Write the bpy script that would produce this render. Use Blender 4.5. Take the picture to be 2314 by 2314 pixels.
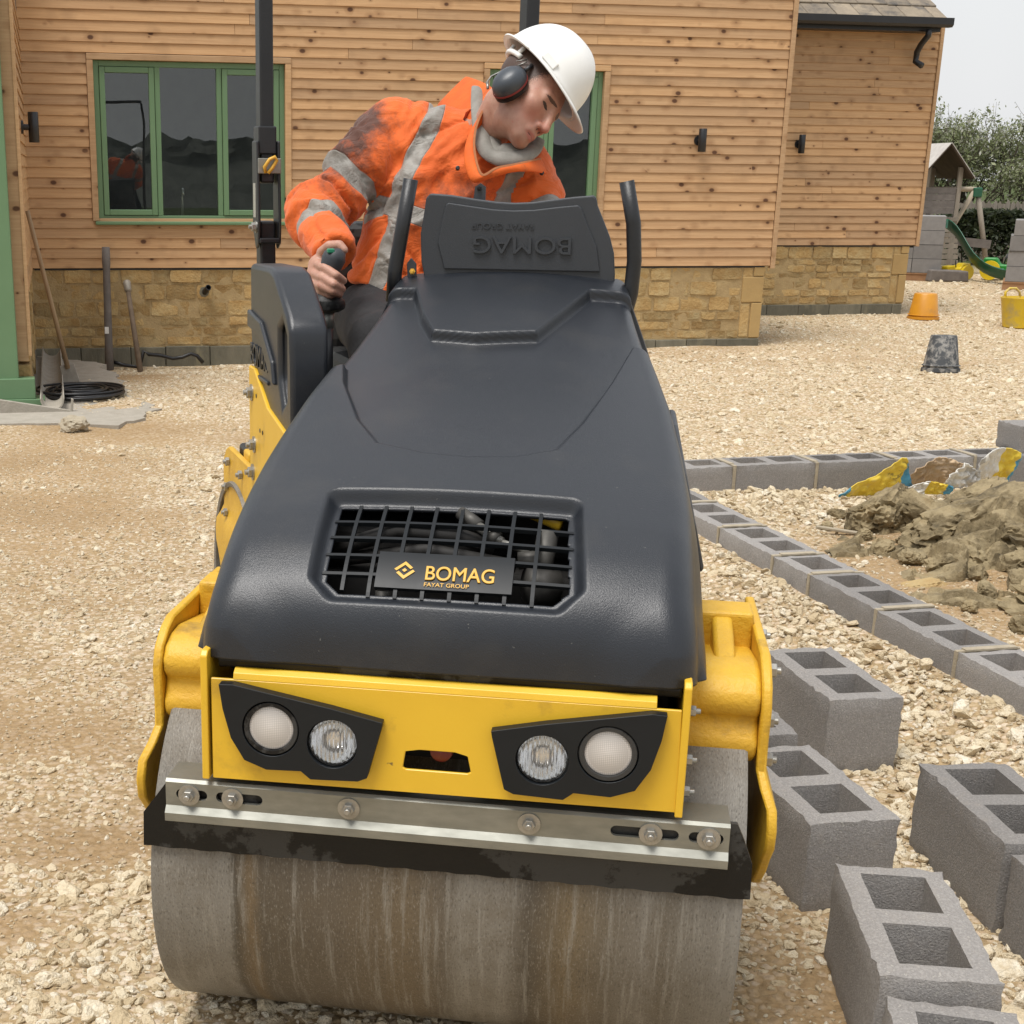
import bpy, bmesh, math, random
import numpy as np
from mathutils import Matrix, Vector, noise as mnoise
for o in list(bpy.data.objects): bpy.data.objects.remove(o)
sc = bpy.context.scene
COL = sc.collection
R = math.radians
# ------------------------------------------------------------------ camera
PITCH, ROLL, EYE = R(17.19), R(.51), 1.55
_f = Vector((0, math.cos(PITCH), -math.sin(PITCH))); _u = Vector((0, math.sin(PITCH), math.cos(PITCH))); _x = Vector((1, 0, 0))
_X = _x*math.cos(ROLL) + _u*math.sin(ROLL); _U = -_x*math.sin(ROLL) + _u*math.cos(ROLL)
cam = bpy.data.objects.new('camera', bpy.data.cameras.new('camera')); COL.objects.link(cam)
m4 = Matrix((_X, _U, -_f)).transposed().to_4x4(); m4.translation = (0, 0, EYE)
cam.matrix_world = m4
cam.data.sensor_width = 36; cam.data.lens = 36*3275/2314
cam.data.shift_x = 360/2314; cam.data.shift_y = 246/2314     # the photo is an off-centre crop
cam.data.clip_start = .05; cam.data.clip_end = 2000
sc.camera = cam
# ------------------------------------------------------------------ sky, sun, exposure
SUN_EL, SUN_AZ = R(69), R(222)        # azimuth clockwise from +Y, soft overcast sun from behind the camera's left
w = bpy.data.worlds.new('World'); sc.world = w; w.use_nodes = True
nt = w.node_tree; bg = nt.nodes['Background']
sky = nt.nodes.new('ShaderNodeTexSky'); sky.sky_type = 'NISHITA'; sky.sun_disc = False
sky.sun_elevation = SUN_EL; sky.sun_rotation = SUN_AZ; sky.air_density = 1.5; sky.dust_density = 4
mul = nt.nodes.new('ShaderNodeMix'); mul.data_type = 'RGBA'; mul.blend_type = 'MIX'; mul.inputs[0].default_value = .86
tcw = nt.nodes.new('ShaderNodeTexCoord'); nzw = nt.nodes.new('ShaderNodeTexNoise'); nzw.inputs['Scale'].default_value = 2.2; nzw.inputs['Detail'].default_value = 4
crw = nt.nodes.new('ShaderNodeValToRGB'); crw.color_ramp.elements[0].position = .3; crw.color_ramp.elements[1].position = .75
crw.color_ramp.elements[0].color = (5.8, 5.9, 6.1, 1); crw.color_ramp.elements[1].color = (7.0, 7.05, 7.15, 1)   # cloud cover, before the strength below
nt.links.new(tcw.outputs['Generated'], nzw.inputs['Vector']); nt.links.new(nzw.outputs['Fac'], crw.inputs[0])
nt.links.new(sky.outputs[0], mul.inputs[6]); nt.links.new(crw.outputs[0], mul.inputs[7]); nt.links.new(mul.outputs[2], bg.inputs['Color'])
bg.inputs['Strength'].default_value = .11
sun = bpy.data.objects.new('sun', bpy.data.lights.new('sun', 'SUN')); COL.objects.link(sun)
sun.data.energy = 2.6; sun.data.angle = R(26); sun.data.color = (1, .97, .93)
sd = Vector((math.sin(SUN_AZ)*math.cos(SUN_EL), math.cos(SUN_AZ)*math.cos(SUN_EL), math.sin(SUN_EL)))
sun.rotation_euler = sd.to_track_quat('Z', 'Y').to_euler()
sc.view_settings.view_transform = 'Standard'; sc.view_settings.look = 'None'; sc.view_settings.gamma = 1; sc.view_settings.use_curve_mapping = False
sc.view_settings.exposure = .36
rng = np.random.default_rng(7); random.seed(7)
# ------------------------------------------------------------------ materials
MATS = {}
def N(nt, typ, ins=None, **at):
    n = nt.nodes.new('ShaderNode'+typ)
    for k, v in at.items(): setattr(n, k, v)
    for k, v in (ins or {}).items():
        s = n.inputs[k]
        if isinstance(v, bpy.types.NodeSocket): nt.links.new(v, s)
        else: s.default_value = v
    return n
def c4(c): return (c[0], c[1], c[2], 1)
def mix(nt, f, a, b, mode='MIX'):
    n = nt.nodes.new('ShaderNodeMix'); n.data_type = 'RGBA'; n.blend_type = mode
    for i, v in ((0, f), (6, a), (7, b)):
        if isinstance(v, bpy.types.NodeSocket): nt.links.new(v, n.inputs[i])
        else: n.inputs[i].default_value = c4(v) if i else v
    return n.outputs[2]
def mth(nt, op, a, b=0., c=0.):
    n = nt.nodes.new('ShaderNodeMath'); n.operation = op
    for i, v in enumerate((a, b, c)):
        if isinstance(v, bpy.types.NodeSocket): nt.links.new(v, n.inputs[i])
        else: n.inputs[i].default_value = v
    return n.outputs[0]
def ramp(nt, f, stops):
    n = nt.nodes.new('ShaderNodeValToRGB'); e = n.color_ramp.elements
    while len(e) < len(stops): e.new(.5)
    for el, (p, c) in zip(e, stops):
        el.position = p; el.color = c4(c) if hasattr(c, '__len__') else (c, c, c, 1)
    nt.links.new(f, n.inputs[0]); return n.outputs[0]
def newmat(name):
    m = bpy.data.materials.new(name); m.use_nodes = True; MATS[name] = m
    return m, m.node_tree, m.node_tree.nodes['Principled BSDF']
def coords(nt, stretch=(1, 1, 1), rnd=True):
    tc = N(nt, 'TexCoord'); oi = N(nt, 'ObjectInfo')
    v = N(nt, 'Mapping', {'Vector': tc.outputs['Object'], 'Scale': stretch}).outputs[0]
    if rnd:
        off = N(nt, 'CombineXYZ', {'X': mth(nt, 'MULTIPLY', oi.outputs['Random'], 37.), 'Y': mth(nt, 'MULTIPLY', oi.outputs['Random'], 71.), 'Z': 0.})
        v = N(nt, 'VectorMath', {0: v, 1: off.outputs[0]}, operation='ADD').outputs[0]
    return v, oi.outputs['Random']
def pm(name, c1, c2=None, scale=8., rough=.6, rvar=.12, bump=0., bscale=60., metal=0., c3=None, s3=2., f3=(.55, .7), rnd=0., stretch=(1, 1, 1), detail=6., coat=0., spec=.5, speck=None, specks=250., speckf=.68):
    m, nt, b = newmat(name); v, rd = coords(nt, stretch)
    c2 = c2 or tuple(x*.8 for x in c1)
    nz = N(nt, 'TexNoise', {'Vector': v, 'Scale': scale, 'Detail': detail, 'Roughness': .6})
    col = ramp(nt, nz.outputs['Fac'], [(.32, c1), (.68, c2)])
    if c3:
        n3 = N(nt, 'TexNoise', {'Vector': v, 'Scale': s3, 'Detail': 8., 'Roughness': .65})
        col = mix(nt, ramp(nt, n3.outputs['Fac'], [(f3[0], 0.), (f3[1], 1.)]), col, c3)
    if speck:
        n4 = N(nt, 'TexNoise', {'Vector': v, 'Scale': specks, 'Detail': 2.})
        col = mix(nt, ramp(nt, n4.outputs['Fac'], [(speckf, 0.), (speckf+.04, 1.)]), col, speck)
    if rnd:
        k = mth(nt, 'MULTIPLY_ADD', rd, 2*rnd, 1-rnd)
        col = mix(nt, 1., col, N(nt, 'CombineColor', {0: k, 1: k, 2: k}).outputs[0], 'MULTIPLY')
    nt.links.new(col, b.inputs['Base Color'])
    rr = mth(nt, 'MULTIPLY_ADD', nz.outputs['Fac'], 2*rvar, rough-rvar); nt.links.new(rr, b.inputs['Roughness'])
    b.inputs['Metallic'].default_value = metal; b.inputs['Coat Weight'].default_value = coat; b.inputs['Specular IOR Level'].default_value = spec
    if bump:
        bn = N(nt, 'TexNoise', {'Vector': v, 'Scale': bscale, 'Detail': 5., 'Roughness': .65})
        bp = N(nt, 'Bump', {'Height': bn.outputs['Fac'], 'Strength': 1., 'Distance': bump}); nt.links.new(bp.outputs[0], b.inputs['Normal'])
    return m
# ------------------------------------------------------------------ mesh helpers
def link(o, parent=None):
    COL.objects.link(o)
    if parent is not None: o.parent = parent
    return o
def tag(o, label=None, cat=None, group=None, kind=None):
    for k, v in (('label', label), ('category', cat), ('group', group), ('kind', kind)):
        if v: o[k] = v
    return o
def empty(name, loc=(0, 0, 0), rz=0., label=None, cat=None, group=None, rot=None):
    o = bpy.data.objects.new(name, None); COL.objects.link(o); o.location = loc; o.rotation_euler = rot or (0, 0, rz); o.empty_display_size = .1
    return tag(o, label, cat, group)
def mesh(name, v, f, mat=None, smooth=False):
    me = bpy.data.meshes.new(name); me.from_pydata([tuple(map(float, q)) for q in v], [], [tuple(map(int, q)) for q in f]); me.update()
    if mat: me.materials.append(MATS[mat] if isinstance(mat, str) else mat)
    if smooth: me.polygons.foreach_set('use_smooth', [True]*len(me.polygons))
    return me
def fast_mesh(name, v, f, mat=None, smooth=False):      # numpy quads or tris
    me = bpy.data.meshes.new(name); v = np.asarray(v, np.float32); f = np.asarray(f, np.int32); k = f.shape[1]
    me.vertices.add(len(v)); me.vertices.foreach_set('co', v.ravel()); me.loops.add(f.size); me.loops.foreach_set('vertex_index', f.ravel())
    me.polygons.add(len(f)); me.polygons.foreach_set('loop_start', np.arange(len(f), dtype=np.int32)*k)
    me.polygons.foreach_set('use_smooth', np.full(len(f), smooth, bool)); me.update(calc_edges=True); me.validate()
    if mat: me.materials.append(MATS[mat] if isinstance(mat, str) else mat)
    return me
def obj(name, me, parent=None, loc=None, rot=None, bevel=0., seg=2, label=None, cat=None, group=None, kind=None, sub=0):
    o = bpy.data.objects.new(name, me); link(o, parent)
    if loc is not None: o.location = loc
    if rot is not None: o.rotation_euler = rot
    if bevel:
        b = o.modifiers.new('bevel', 'BEVEL'); b.width = bevel; b.segments = seg; b.limit_method = 'ANGLE'; b.angle_limit = R(35); b.harden_normals = False
    if sub:
        s = o.modifiers.new('sub', 'SUBSURF'); s.levels = s.render_levels = sub
    return tag(o, label, cat, group, kind)
class MB:
    def __init__(s): s.v = []; s.f = []; s.sm = False
    def add(s, v, f):
        k = len(s.v); s.v += [tuple(q) for q in v]; s.f += [tuple(i+k for i in q) for q in f]; return s
    def box(s, a, b, M=None):
        (x0, y0, z0), (x1, y1, z1) = a, b
        v = [Vector(q) for q in ((x0, y0, z0), (x1, y0, z0), (x1, y1, z0), (x0, y1, z0), (x0, y0, z1), (x1, y0, z1), (x1, y1, z1), (x0, y1, z1))]
        if M: v = [M @ q for q in v]
        return s.add(v, [(0, 3, 2, 1), (4, 5, 6, 7), (0, 1, 5, 4), (1, 2, 6, 5), (2, 3, 7, 6), (3, 0, 4, 7)])
    def prism(s, pts, a, b, axis='y', M=None):      # polygon extruded along an axis; pts are the other two coordinates
        n = len(pts); mk = {'x': lambda p, t: (t, p[0], p[1]), 'y': lambda p, t: (p[0], t, p[1]), 'z': lambda p, t: (p[0], p[1], t)}[axis]
        v = [Vector(mk(p, a)) for p in pts] + [Vector(mk(p, b)) for p in pts]
        if M: v = [M @ q for q in v]
        ar = sum(pts[i][0]*pts[(i+1) % n][1]-pts[(i+1) % n][0]*pts[i][1] for i in range(n))
        flip = (ar > 0) ^ (axis == 'y') ^ (b < a)
        f = [tuple(range(n)), tuple(range(2*n-1, n-1, -1))] + [((i+1) % n, i, n+i, n+(i+1) % n) for i in range(n)]
        if flip: f = [q[::-1] for q in f]
        return s.add(v, f)
    def tube(s, P, rad, seg=10, caps=True):
        P = [Vector(p) for p in P]; n = len(P); rad = rad if hasattr(rad, '__len__') else [rad]*n
        T = [(P[min(i+1, n-1)]-P[max(i-1, 0)]).normalized() for i in range(n)]
        a = Vector((0, 0, 1)) if abs(T[0].z) < .9 else Vector((1, 0, 0)); nx = T[0].cross(a).normalized(); k = len(s.v)
        for i in range(n):
            nx = (nx - T[i]*nx.dot(T[i])).normalized(); ny = T[i].cross(nx)
            for j in range(seg):
                t = 2*math.pi*j/seg; s.v.append(tuple(P[i]+(nx*math.cos(t)+ny*math.sin(t))*rad[i]))
        for i in range(n-1):
            for j in range(seg):
                a_, b_ = k+i*seg+j, k+i*seg+(j+1) % seg; s.f.append((a_, b_, b_+seg, a_+seg))
        if caps: s.f.append(tuple(k+j for j in range(seg-1, -1, -1))); s.f.append(tuple(k+(n-1)*seg+j for j in range(seg)))
        return s
    def lathe(s, prof, seg=24, M=None, caps=True):    # prof: (r, z)
        k = len(s.v)
        for r_, z_ in prof:
            for j in range(seg):
                t = 2*math.pi*j/seg; q = Vector((r_*math.cos(t), r_*math.sin(t), z_)); s.v.append(tuple(M @ q if M else q))
        for i in range(len(prof)-1):
            for j in range(seg):
                a_, b_ = k+i*seg+j, k+i*seg+(j+1) % seg; s.f.append((a_, b_, b_+seg, a_+seg))
        if caps:
            s.f.append(tuple(k+j for j in range(seg-1, -1, -1))); s.f.append(tuple(k+(len(prof)-1)*seg+j for j in range(seg)))
        return s
    def me(s, name, mat, smooth=False): return mesh(name, s.v, s.f, mat, smooth)
    def o(s, name, mat, parent=None, smooth=False, **k): return obj(name, s.me(name, mat, smooth), parent, **k)
def autosmooth(o, ang=40):
    me = o.data; me.polygons.foreach_set('use_smooth', [True]*len(me.polygons)); me.set_sharp_from_angle(angle=R(ang)); return o
def rotM(axis, a, at=(0, 0, 0)): return Matrix.Translation(at) @ Matrix.Rotation(a, 4, axis)
# value noise on numpy arrays
def _h(i, j, k, s):
    n = (i*374761393 + j*668265263 + k*2147483647 + s*974711).astype(np.int64); n = (n ^ (n >> 13)) * 1274126177; n = n ^ (n >> 16)
    return (n & 0xffff)/65535.
def vnoise(x, y, z=None, s=0):
    x = np.asarray(x, float); y = np.asarray(y, float); z = np.zeros_like(x) if z is None else np.asarray(z, float)
    i, j, k = np.floor(x).astype(np.int64), np.floor(y).astype(np.int64), np.floor(z).astype(np.int64)
    a, b, c = x-i, y-j, z-k; a, b, c = a*a*(3-2*a), b*b*(3-2*b), c*c*(3-2*c); r = 0
    for di in (0, 1):
        for dj in (0, 1):
            for dk in (0, 1):
                r = r + _h(i+di, j+dj, k+dk, s)*(a if di else 1-a)*(b if dj else 1-b)*(c if dk else 1-c)
    return r*2-1
def fbm(x, y, z=None, s=0, o=4):
    r = 0; a = .5
    for q in range(o): r = r + a*vnoise(np.asarray(x)*2**q, np.asarray(y)*2**q, None if z is None else np.asarray(z)*2**q, s+q*17); a *= .5
    return r
# naive surface nets over a signed distance function
def nets(fn, lo, hi, h):
    lo = np.array(lo, float); n = np.ceil((np.array(hi)-lo)/h).astype(int)+1
    n = (n+3)//4*4+1
    ax = [lo[i]+h*np.arange(n[i]) for i in range(3)]
    cg = np.stack(np.meshgrid(ax[0][::4], ax[1][::4], ax[2][::4], indexing='ij'), -1).reshape(-1, 3)
    cd = fn(cg).reshape([len(a[::4]) for a in ax])
    D = cd.copy()
    for d in range(3):
        idx = np.arange(n[d])/4; i0 = np.minimum(idx.astype(int), D.shape[d]-2); t = (idx-i0).reshape([-1 if q == d else 1 for q in range(3)])
        D = np.take(D, i0, d)*(1-t)+np.take(D, i0+1, d)*t
    msk = np.abs(D) < h*7
    ii = np.argwhere(msk); P = lo+ii*h
    D[msk] = fn(P)
    S = D < 0
    c = np.zeros(np.array(D.shape)-1, int); acc = np.zeros(c.shape+(3,)); cnt = np.zeros(c.shape)
    sl = lambda a, o: tuple(slice(o[q], a[q]-1+o[q]) for q in range(3))
    sh = D.shape
    cor = [(a, b, d) for a in (0, 1) for b in (0, 1) for d in (0, 1)]
    for p in cor:
        for d in range(3):
            if p[d]: continue
            q = list(p); q[d] = 1; A = D[sl(sh, p)]; B = D[sl(sh, q)]; x = (A < 0) != (B < 0)
            t = np.where(x, A/np.where(x, A-B, 1), 0); cnt += x
            for e in range(3): acc[..., e] += x*(p[e]+(t if e == d else 0))
    act = cnt > 0; vid = np.full(c.shape, -1); vid[act] = np.arange(act.sum())
    V = lo+(np.argwhere(act)+acc[act]/cnt[act][:, None])*h
    F = []
    for d in range(3):
        a, b = [(1, 2), (2, 0), (0, 1)][d]
        s0 = [slice(1, -1)]*3; s1 = [slice(1, -1)]*3; s0[d] = slice(0, sh[d]-1); s1[d] = slice(1, sh[d])
        A, B = S[tuple(s0)], S[tuple(s1)]
        e = np.argwhere(A != B)
        if len(e) == 0: continue
        up = A[tuple(e.T)]
        base = e.copy(); base[:, a] += 1; base[:, b] += 1
        def cell(da, db):
            q = base.copy(); q[:, a] -= da; q[:, b] -= db; return vid[tuple(q.T)]
        Q = np.stack([cell(1, 1), cell(0, 1), cell(0, 0), cell(1, 0)], 1)
        Q[~up] = Q[~up][:, ::-1]; F.append(Q)
    return V, np.concatenate(F)
def smin(a, b, k):
    h = np.clip(.5+.5*(b-a)/k, 0, 1); return b*(1-h)+a*h-k*h*(1-h)
def smax(a, b, k): return -smin(-a, -b, k)
def sphere(P, c, r): return np.linalg.norm(P-np.array(c), axis=1)-r
def ell(P, c, r, M=None):
    q = P-np.array(c); q = q @ M if M is not None else q
    r = np.array(r); k0 = np.linalg.norm(q/r, axis=1); k1 = np.linalg.norm(q/(r*r), axis=1)
    return k0*(k0-1)/np.maximum(k1, 1e-9)
def cap(P, a, b, ra, rb=None):
    rb = ra if rb is None else rb; a = np.array(a, float); b = np.array(b, float); ab = b-a
    t = np.clip(((P-a) @ ab)/(ab @ ab), 0, 1); return np.linalg.norm(P-a-t[:, None]*ab, axis=1)-(ra+(rb-ra)*t)
def vnormals(me):
    n = np.zeros(len(me.vertices)*3, np.float32); me.vertex_normals.foreach_get('vector', n); return n.reshape(-1, 3)
def attr(me, name, vals):
    a = me.attributes.new(name, 'FLOAT', 'POINT'); a.data.foreach_set('value', np.asarray(vals, np.float32))
def text_mesh(txt, size, mat, bold=0., ext=0., name='lettering'):
    cu = bpy.data.curves.new(name, 'FONT'); cu.body = txt; cu.size = size; cu.bevel_depth = bold; cu.bevel_resolution = 0; cu.extrude = ext; cu.align_x = 'LEFT'
    t = bpy.data.objects.new(name, cu); COL.objects.link(t); bpy.context.view_layer.update()
    me = bpy.data.meshes.new_from_object(t.evaluated_get(bpy.context.evaluated_depsgraph_get())); bpy.data.objects.remove(t)
    me.materials.clear(); me.materials.append(MATS[mat]); return me
# ------------------------------------------------------------------ ground
R1A, R1D = np.array([1.488, 5.77]), np.array([.2095, -.978])      # side footing row: front face origin and direction
R2A, R2D = np.array([1.873, 7.03]), np.array([.972, .2357])       # far footing row
WYAW = R(11.44); WD = np.array([math.cos(WYAW), math.sin(WYAW)]); WN = np.array([-math.sin(WYAW), math.cos(WYAW)])
def sstep(a, b, x): t = np.clip((x-a)/(b-a), 0, 1); return t*t*(3-2*t)
def gz(x, y):
    x = np.asarray(x, float); y = np.asarray(y, float)
    z = .022*fbm(x*.9, y*.9, s=3)*sstep(3.3, 5, y) + .012*fbm(x*3, y*3, s=5)*sstep(1.2, 2.2, np.abs(x-.3)+np.abs(y-2.7)*.6)
    t = (x-R1A[0])*R1D[0]+(y-R1A[1])*R1D[1]; d = (x-R1A[0])*(-R1D[1])+(y-R1A[1])*R1D[0]
    z = z + .1*np.exp(-(np.clip(-d-.0, 0, 9)/.22)**2)*np.where(d < .1, 1, 0)*sstep(-1.7, -1.2, t)*sstep(2.9, 2.3, t)
    z = z + .07*np.where(d >= .1, np.exp(-((d-.1)/1.6)**2), 0)*sstep(-1.7, -1.2, t)*sstep(2.9, 2.3, t)
    d2 = (x-R2A[0])*(-R2D[1])+(y-R2A[1])*R2D[0]; t2 = (x-R2A[0])*R2D[0]+(y-R2A[1])*R2D[1]
    z = z + .12*np.exp(-((d2-.35)/.45)**2)*np.where(d2 > .1, 1, 0)*sstep(-1.2, -.5, t2)
    wl = x*WD[0]+y*WD[1]; wn = x*WN[0]+y*WN[1]
    z = z - .10*sstep(11.2, 12.8, wn)*sstep(4.5, 1.5, wl)*sstep(-8, -3, wl)
    hp = np.exp(-(((x-3.0)/.6)**2+((y-5.7)/.7)**2)); z = z + .16*hp*(1+.5*fbm(x*3.5, y*3.5, s=9))*sstep(.22, .5, d)
    return z
def mudmask(x, y):
    m = .55*fbm(x*.55+3, y*.8+1, s=11)+.25*fbm(x*2.3, y*2.3, s=12)-.17+.05*sstep(.9, -.3, x-.1*y)*sstep(3., 4.2, y)*sstep(10.5, 9, y)
    for cx, cy, rx_, ry_, a in ((2.45, 5.55, .55, .8, 1.0), (-1.6, 7.8, 1.2, .5, .3), (-.75, 5.9, .8, .3, .35), (-1.3, 6.6, 1.3, .55, .5), (-.9, 4.3, .55, .5, .38), (-1.05, 3.1, .45, .45, .42), (-.62, 3.15, .16, .12, .6), (-.75, 2.75, .22, .1, .55), (-1.3, 9.2, 1.2, .7, .35), (.95, 2.45, .3, .6, .6), (-.95, 2.62, .25, .22, .5), (1.05, 3.6, .25, .35, .3), (2.0, 5.3, .5, .6, .5), (-1.7, 11.6, 1.2, .5, .3), (-1.0, 5.3, .5, .35, .35)):
        m = m + a*np.exp(-(((x-cx)/rx_)**2+((y-cy)/ry_)**2))
    return np.clip(m*2.4+.1, 0, 1)
def axis(dense, far):
    a, b, st = dense; core = np.arange(a, b, st); out = []; s_ = st; q = b
    while q < far: out.append(q); s_ *= 1.25; q += s_
    left = []; s_ = st; q = a
    while q > -far: s_ *= 1.25; q -= s_; left.append(q)
    return np.array(left[::-1]+list(core)+out)
gx, gy = axis((-4.2, 9., .05), 900), axis((1.2, 17., .055), 900)
GX, GY = np.meshgrid(gx, gy, indexing='ij'); GZ = gz(GX, GY)
ni, nj = GX.shape; ids = np.arange(ni*nj).reshape(ni, nj)
gf = np.stack([ids[:-1, :-1], ids[1:, :-1], ids[1:, 1:], ids[:-1, 1:]], -1).reshape(-1, 4)
m, nt, b = newmat('ground')
tc = N(nt, 'TexCoord'); v = tc.outputs['Object']; at = N(nt, 'Attribute', attribute_name='mud')
n1 = N(nt, 'TexNoise', {'Vector': v, 'Scale': 1.7, 'Detail': 8., 'Roughness': .65}); n2 = N(nt, 'TexNoise', {'Vector': v, 'Scale': 38., 'Detail': 6., 'Roughness': .7})
fines = ramp(nt, n2.outputs['Fac'], [(.3, (.34, .235, .12)), (.55, (.48, .355, .205)), (.75, (.64, .52, .345))])
clay = ramp(nt, n1.outputs['Fac'], [(.3, (.40, .25, .12)), (.7, (.28, .175, .085))])
vr = N(nt, 'TexVoronoi', {'Vector': N(nt, 'VectorMath', {0: v, 1: N(nt, 'Mapping', {'Vector': n2.outputs['Color'], 'Scale': (.02, .02, .02)}).outputs[0]}, operation='ADD').outputs[0], 'Scale': 46., 'Randomness': 1.})
vr2 = N(nt, 'TexVoronoi', {'Vector': v, 'Scale': 20., 'Randomness': 1.})
stc = ramp(nt, N(nt, 'SeparateColor', {0: vr.outputs['Color']}).outputs[0], [(0., (.52, .39, .25)), (.45, (.68, .55, .40)), (1., (.80, .70, .56))])
stm = ramp(nt, vr.outputs['Distance'], [(.42, 1.), (.6, 0.)])
pick = ramp(nt, N(nt, 'SeparateColor', {0: vr.outputs['Color']}).outputs[1], [(.2, 0.), (.3, 1.)])
base = mix(nt, mth(nt, 'MULTIPLY', stm, pick), fines, stc)
col = mix(nt, mth(nt, 'MULTIPLY', at.outputs['Fac'], .8), base, mix(nt, .35, clay, fines))
gat = N(nt, 'Attribute', attribute_name='grass'); grs = ramp(nt, n1.outputs['Fac'], [(.3, (.05, .075, .022)), (.7, (.09, .11, .04))]); col = mix(nt, gat.outputs['Fac'], col, grs)
nt.links.new(col, b.inputs['Base Color']); b.inputs['Roughness'].default_value = .95; b.inputs['Specular IOR Level'].default_value = .15
hgt = mth(nt, 'ADD', mth(nt, 'MULTIPLY', mth(nt, 'SUBTRACT', .8, vr.outputs['Distance']), .016), mth(nt, 'MULTIPLY', n2.outputs['Fac'], .012))
bp = N(nt, 'Bump', {'Height': hgt, 'Strength': .9, 'Distance': 1.}); nt.links.new(bp.outputs[0], b.inputs['Normal'])
gme = fast_mesh('ground', np.stack([GX, GY, GZ], -1).reshape(-1, 3), gf, 'ground', True)
attr(gme, 'mud', mudmask(GX, GY).ravel())
attr(gme, 'grass', np.clip(np.maximum(sstep(25.5, 27.5, GY+.6*fbm(GX*.7, GY*.7, s=2)), np.maximum(sstep(-9, -12, GY), np.maximum(sstep(20, 24, GX), sstep(-14, -18, GX)))), 0, 1).ravel())
ground = obj('ground', gme, kind='structure')
# ---- gravel: stone shapes instanced on points
m, nt, b = newmat('limestone'); v, rd = coords(nt)
n1 = N(nt, 'TexNoise', {'Vector': v, 'Scale': 1.6, 'Detail': 6., 'Roughness': .7})
c_ = mix(nt, ramp(nt, n1.outputs['Fac'], [(.35, 0.), (.7, 1.)]), ramp(nt, rd, [(0., (.44, .34, .20)), (.25, (.63, .525, .36)), (.7, (.76, .67, .50)), (1., (.83, .78, .66))]), (.57, .46, .30))
nt.links.new(c_, b.inputs['Base Color']); b.inputs['Roughness'].default_value = .9; b.inputs['Specular IOR Level'].default_value = .2
bn = N(nt, 'TexNoise', {'Vector': v, 'Scale': 3., 'Detail': 6.}); bp = N(nt, 'Bump', {'Height': bn.outputs['Fac'], 'Strength': .5, 'Distance': .06}); nt.links.new(bp.outputs[0], b.inputs['Normal'])
def stone_mesh(k, sub=1):
    bm = bmesh.new(); bmesh.ops.create_icosphere(bm, subdivisions=sub, radius=1)
    rs = random.Random(k); pl = [(Vector((rs.gauss(0, 1), rs.gauss(0, 1), rs.gauss(0, 1))).normalized(), rs.uniform(.5, .85)) for q in range(9)]
    for v_ in bm.verts:
        p = v_.co.copy()
        for n_, d_ in pl:
            e_ = p.dot(n_)-d_
            if e_ > 0: p -= n_*e_
        v_.co = Vector((p.x*1.25, p.y*(.8+.3*(k % 3)/2), p.z*.62))
    me = bpy.data.meshes.new('stone_shape'); bm.to_mesh(me); bm.free(); me.materials.append(MATS['limestone']); return me
shapes = [bpy.data.objects.new('stone_shape', stone_mesh(k, 2 if k < 5 else 1)) for k in range(9)]
def scatter(name, pts, scl, seed, kind='stuff', label=None, cat=None):
    n = len(pts); r_ = np.random.default_rng(seed)
    me = bpy.data.meshes.new(name); me.vertices.add(n); me.vertices.foreach_set('co', pts.astype(np.float32).ravel())
    attr(me, 'sc', scl); attr(me, 'pick', r_.integers(0, len(shapes), n))
    a = me.attributes.new('rot', 'FLOAT_VECTOR', 'POINT'); a.data.foreach_set('vector', np.stack([r_.normal(0, .45, n), r_.normal(0, .45, n), r_.uniform(0, 6.3, n)], 1).astype(np.float32).ravel())
    o = obj(name, me, kind=kind, label=label, cat=cat)
    ng = bpy.data.node_groups.new(name, 'GeometryNodeTree'); ng.interface.new_socket('Geometry', in_out='INPUT', socket_type='NodeSocketGeometry'); ng.interface.new_socket('Geometry', in_out='OUTPUT', socket_type='NodeSocketGeometry')
    gi = ng.nodes.new('NodeGroupInput'); go = ng.nodes.new('NodeGroupOutput'); io = ng.nodes.new('GeometryNodeInstanceOnPoints'); jn = ng.nodes.new('GeometryNodeJoinGeometry')
    for s_ in reversed(shapes):
        q = ng.nodes.new('GeometryNodeObjectInfo'); q.inputs['Object'].default_value = s_; q.inputs['As Instance'].default_value = True; ng.links.new(q.outputs['Geometry'], jn.inputs[0])
    def na(nm, t):
        q = ng.nodes.new('GeometryNodeInputNamedAttribute'); q.data_type = t; q.inputs[0].default_value = nm; return q.outputs[0]
    ng.links.new(gi.outputs[0], io.inputs['Points']); ng.links.new(jn.outputs[0], io.inputs['Instance']); io.inputs['Pick Instance'].default_value = True
    ng.links.new(na('pick', 'INT'), io.inputs['Instance Index']); ng.links.new(na('sc', 'FLOAT'), io.inputs['Scale'])
    e2r = ng.nodes.new('FunctionNodeEulerToRotation'); ng.links.new(na('rot', 'FLOAT_VECTOR'), e2r.inputs[0]); ng.links.new(e2r.outputs[0], io.inputs['Rotation'])
    ng.links.new(io.outputs[0], go.inputs[0]); md = o.modifiers.new('scatter', 'NODES'); md.node_group = ng
    return o
def inblock(x, y):
    t = (x-R1A[0])*R1D[0]+(y-R1A[1])*R1D[1]; d = (x-R1A[0])*(-R1D[1])+(y-R1A[1])*R1D[0]
    t2 = (x-R2A[0])*R2D[0]+(y-R2A[1])*R2D[1]; d2 = (x-R2A[0])*(-R2D[1])+(y-R2A[1])*R2D[0]
    return ((d > -.012) & (d < .225) & (t > -1.5) & (t < 2.6)) | ((d2 > -.012) & (d2 < .225) & (t2 > -.9))
PP, SS = [], []
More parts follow.
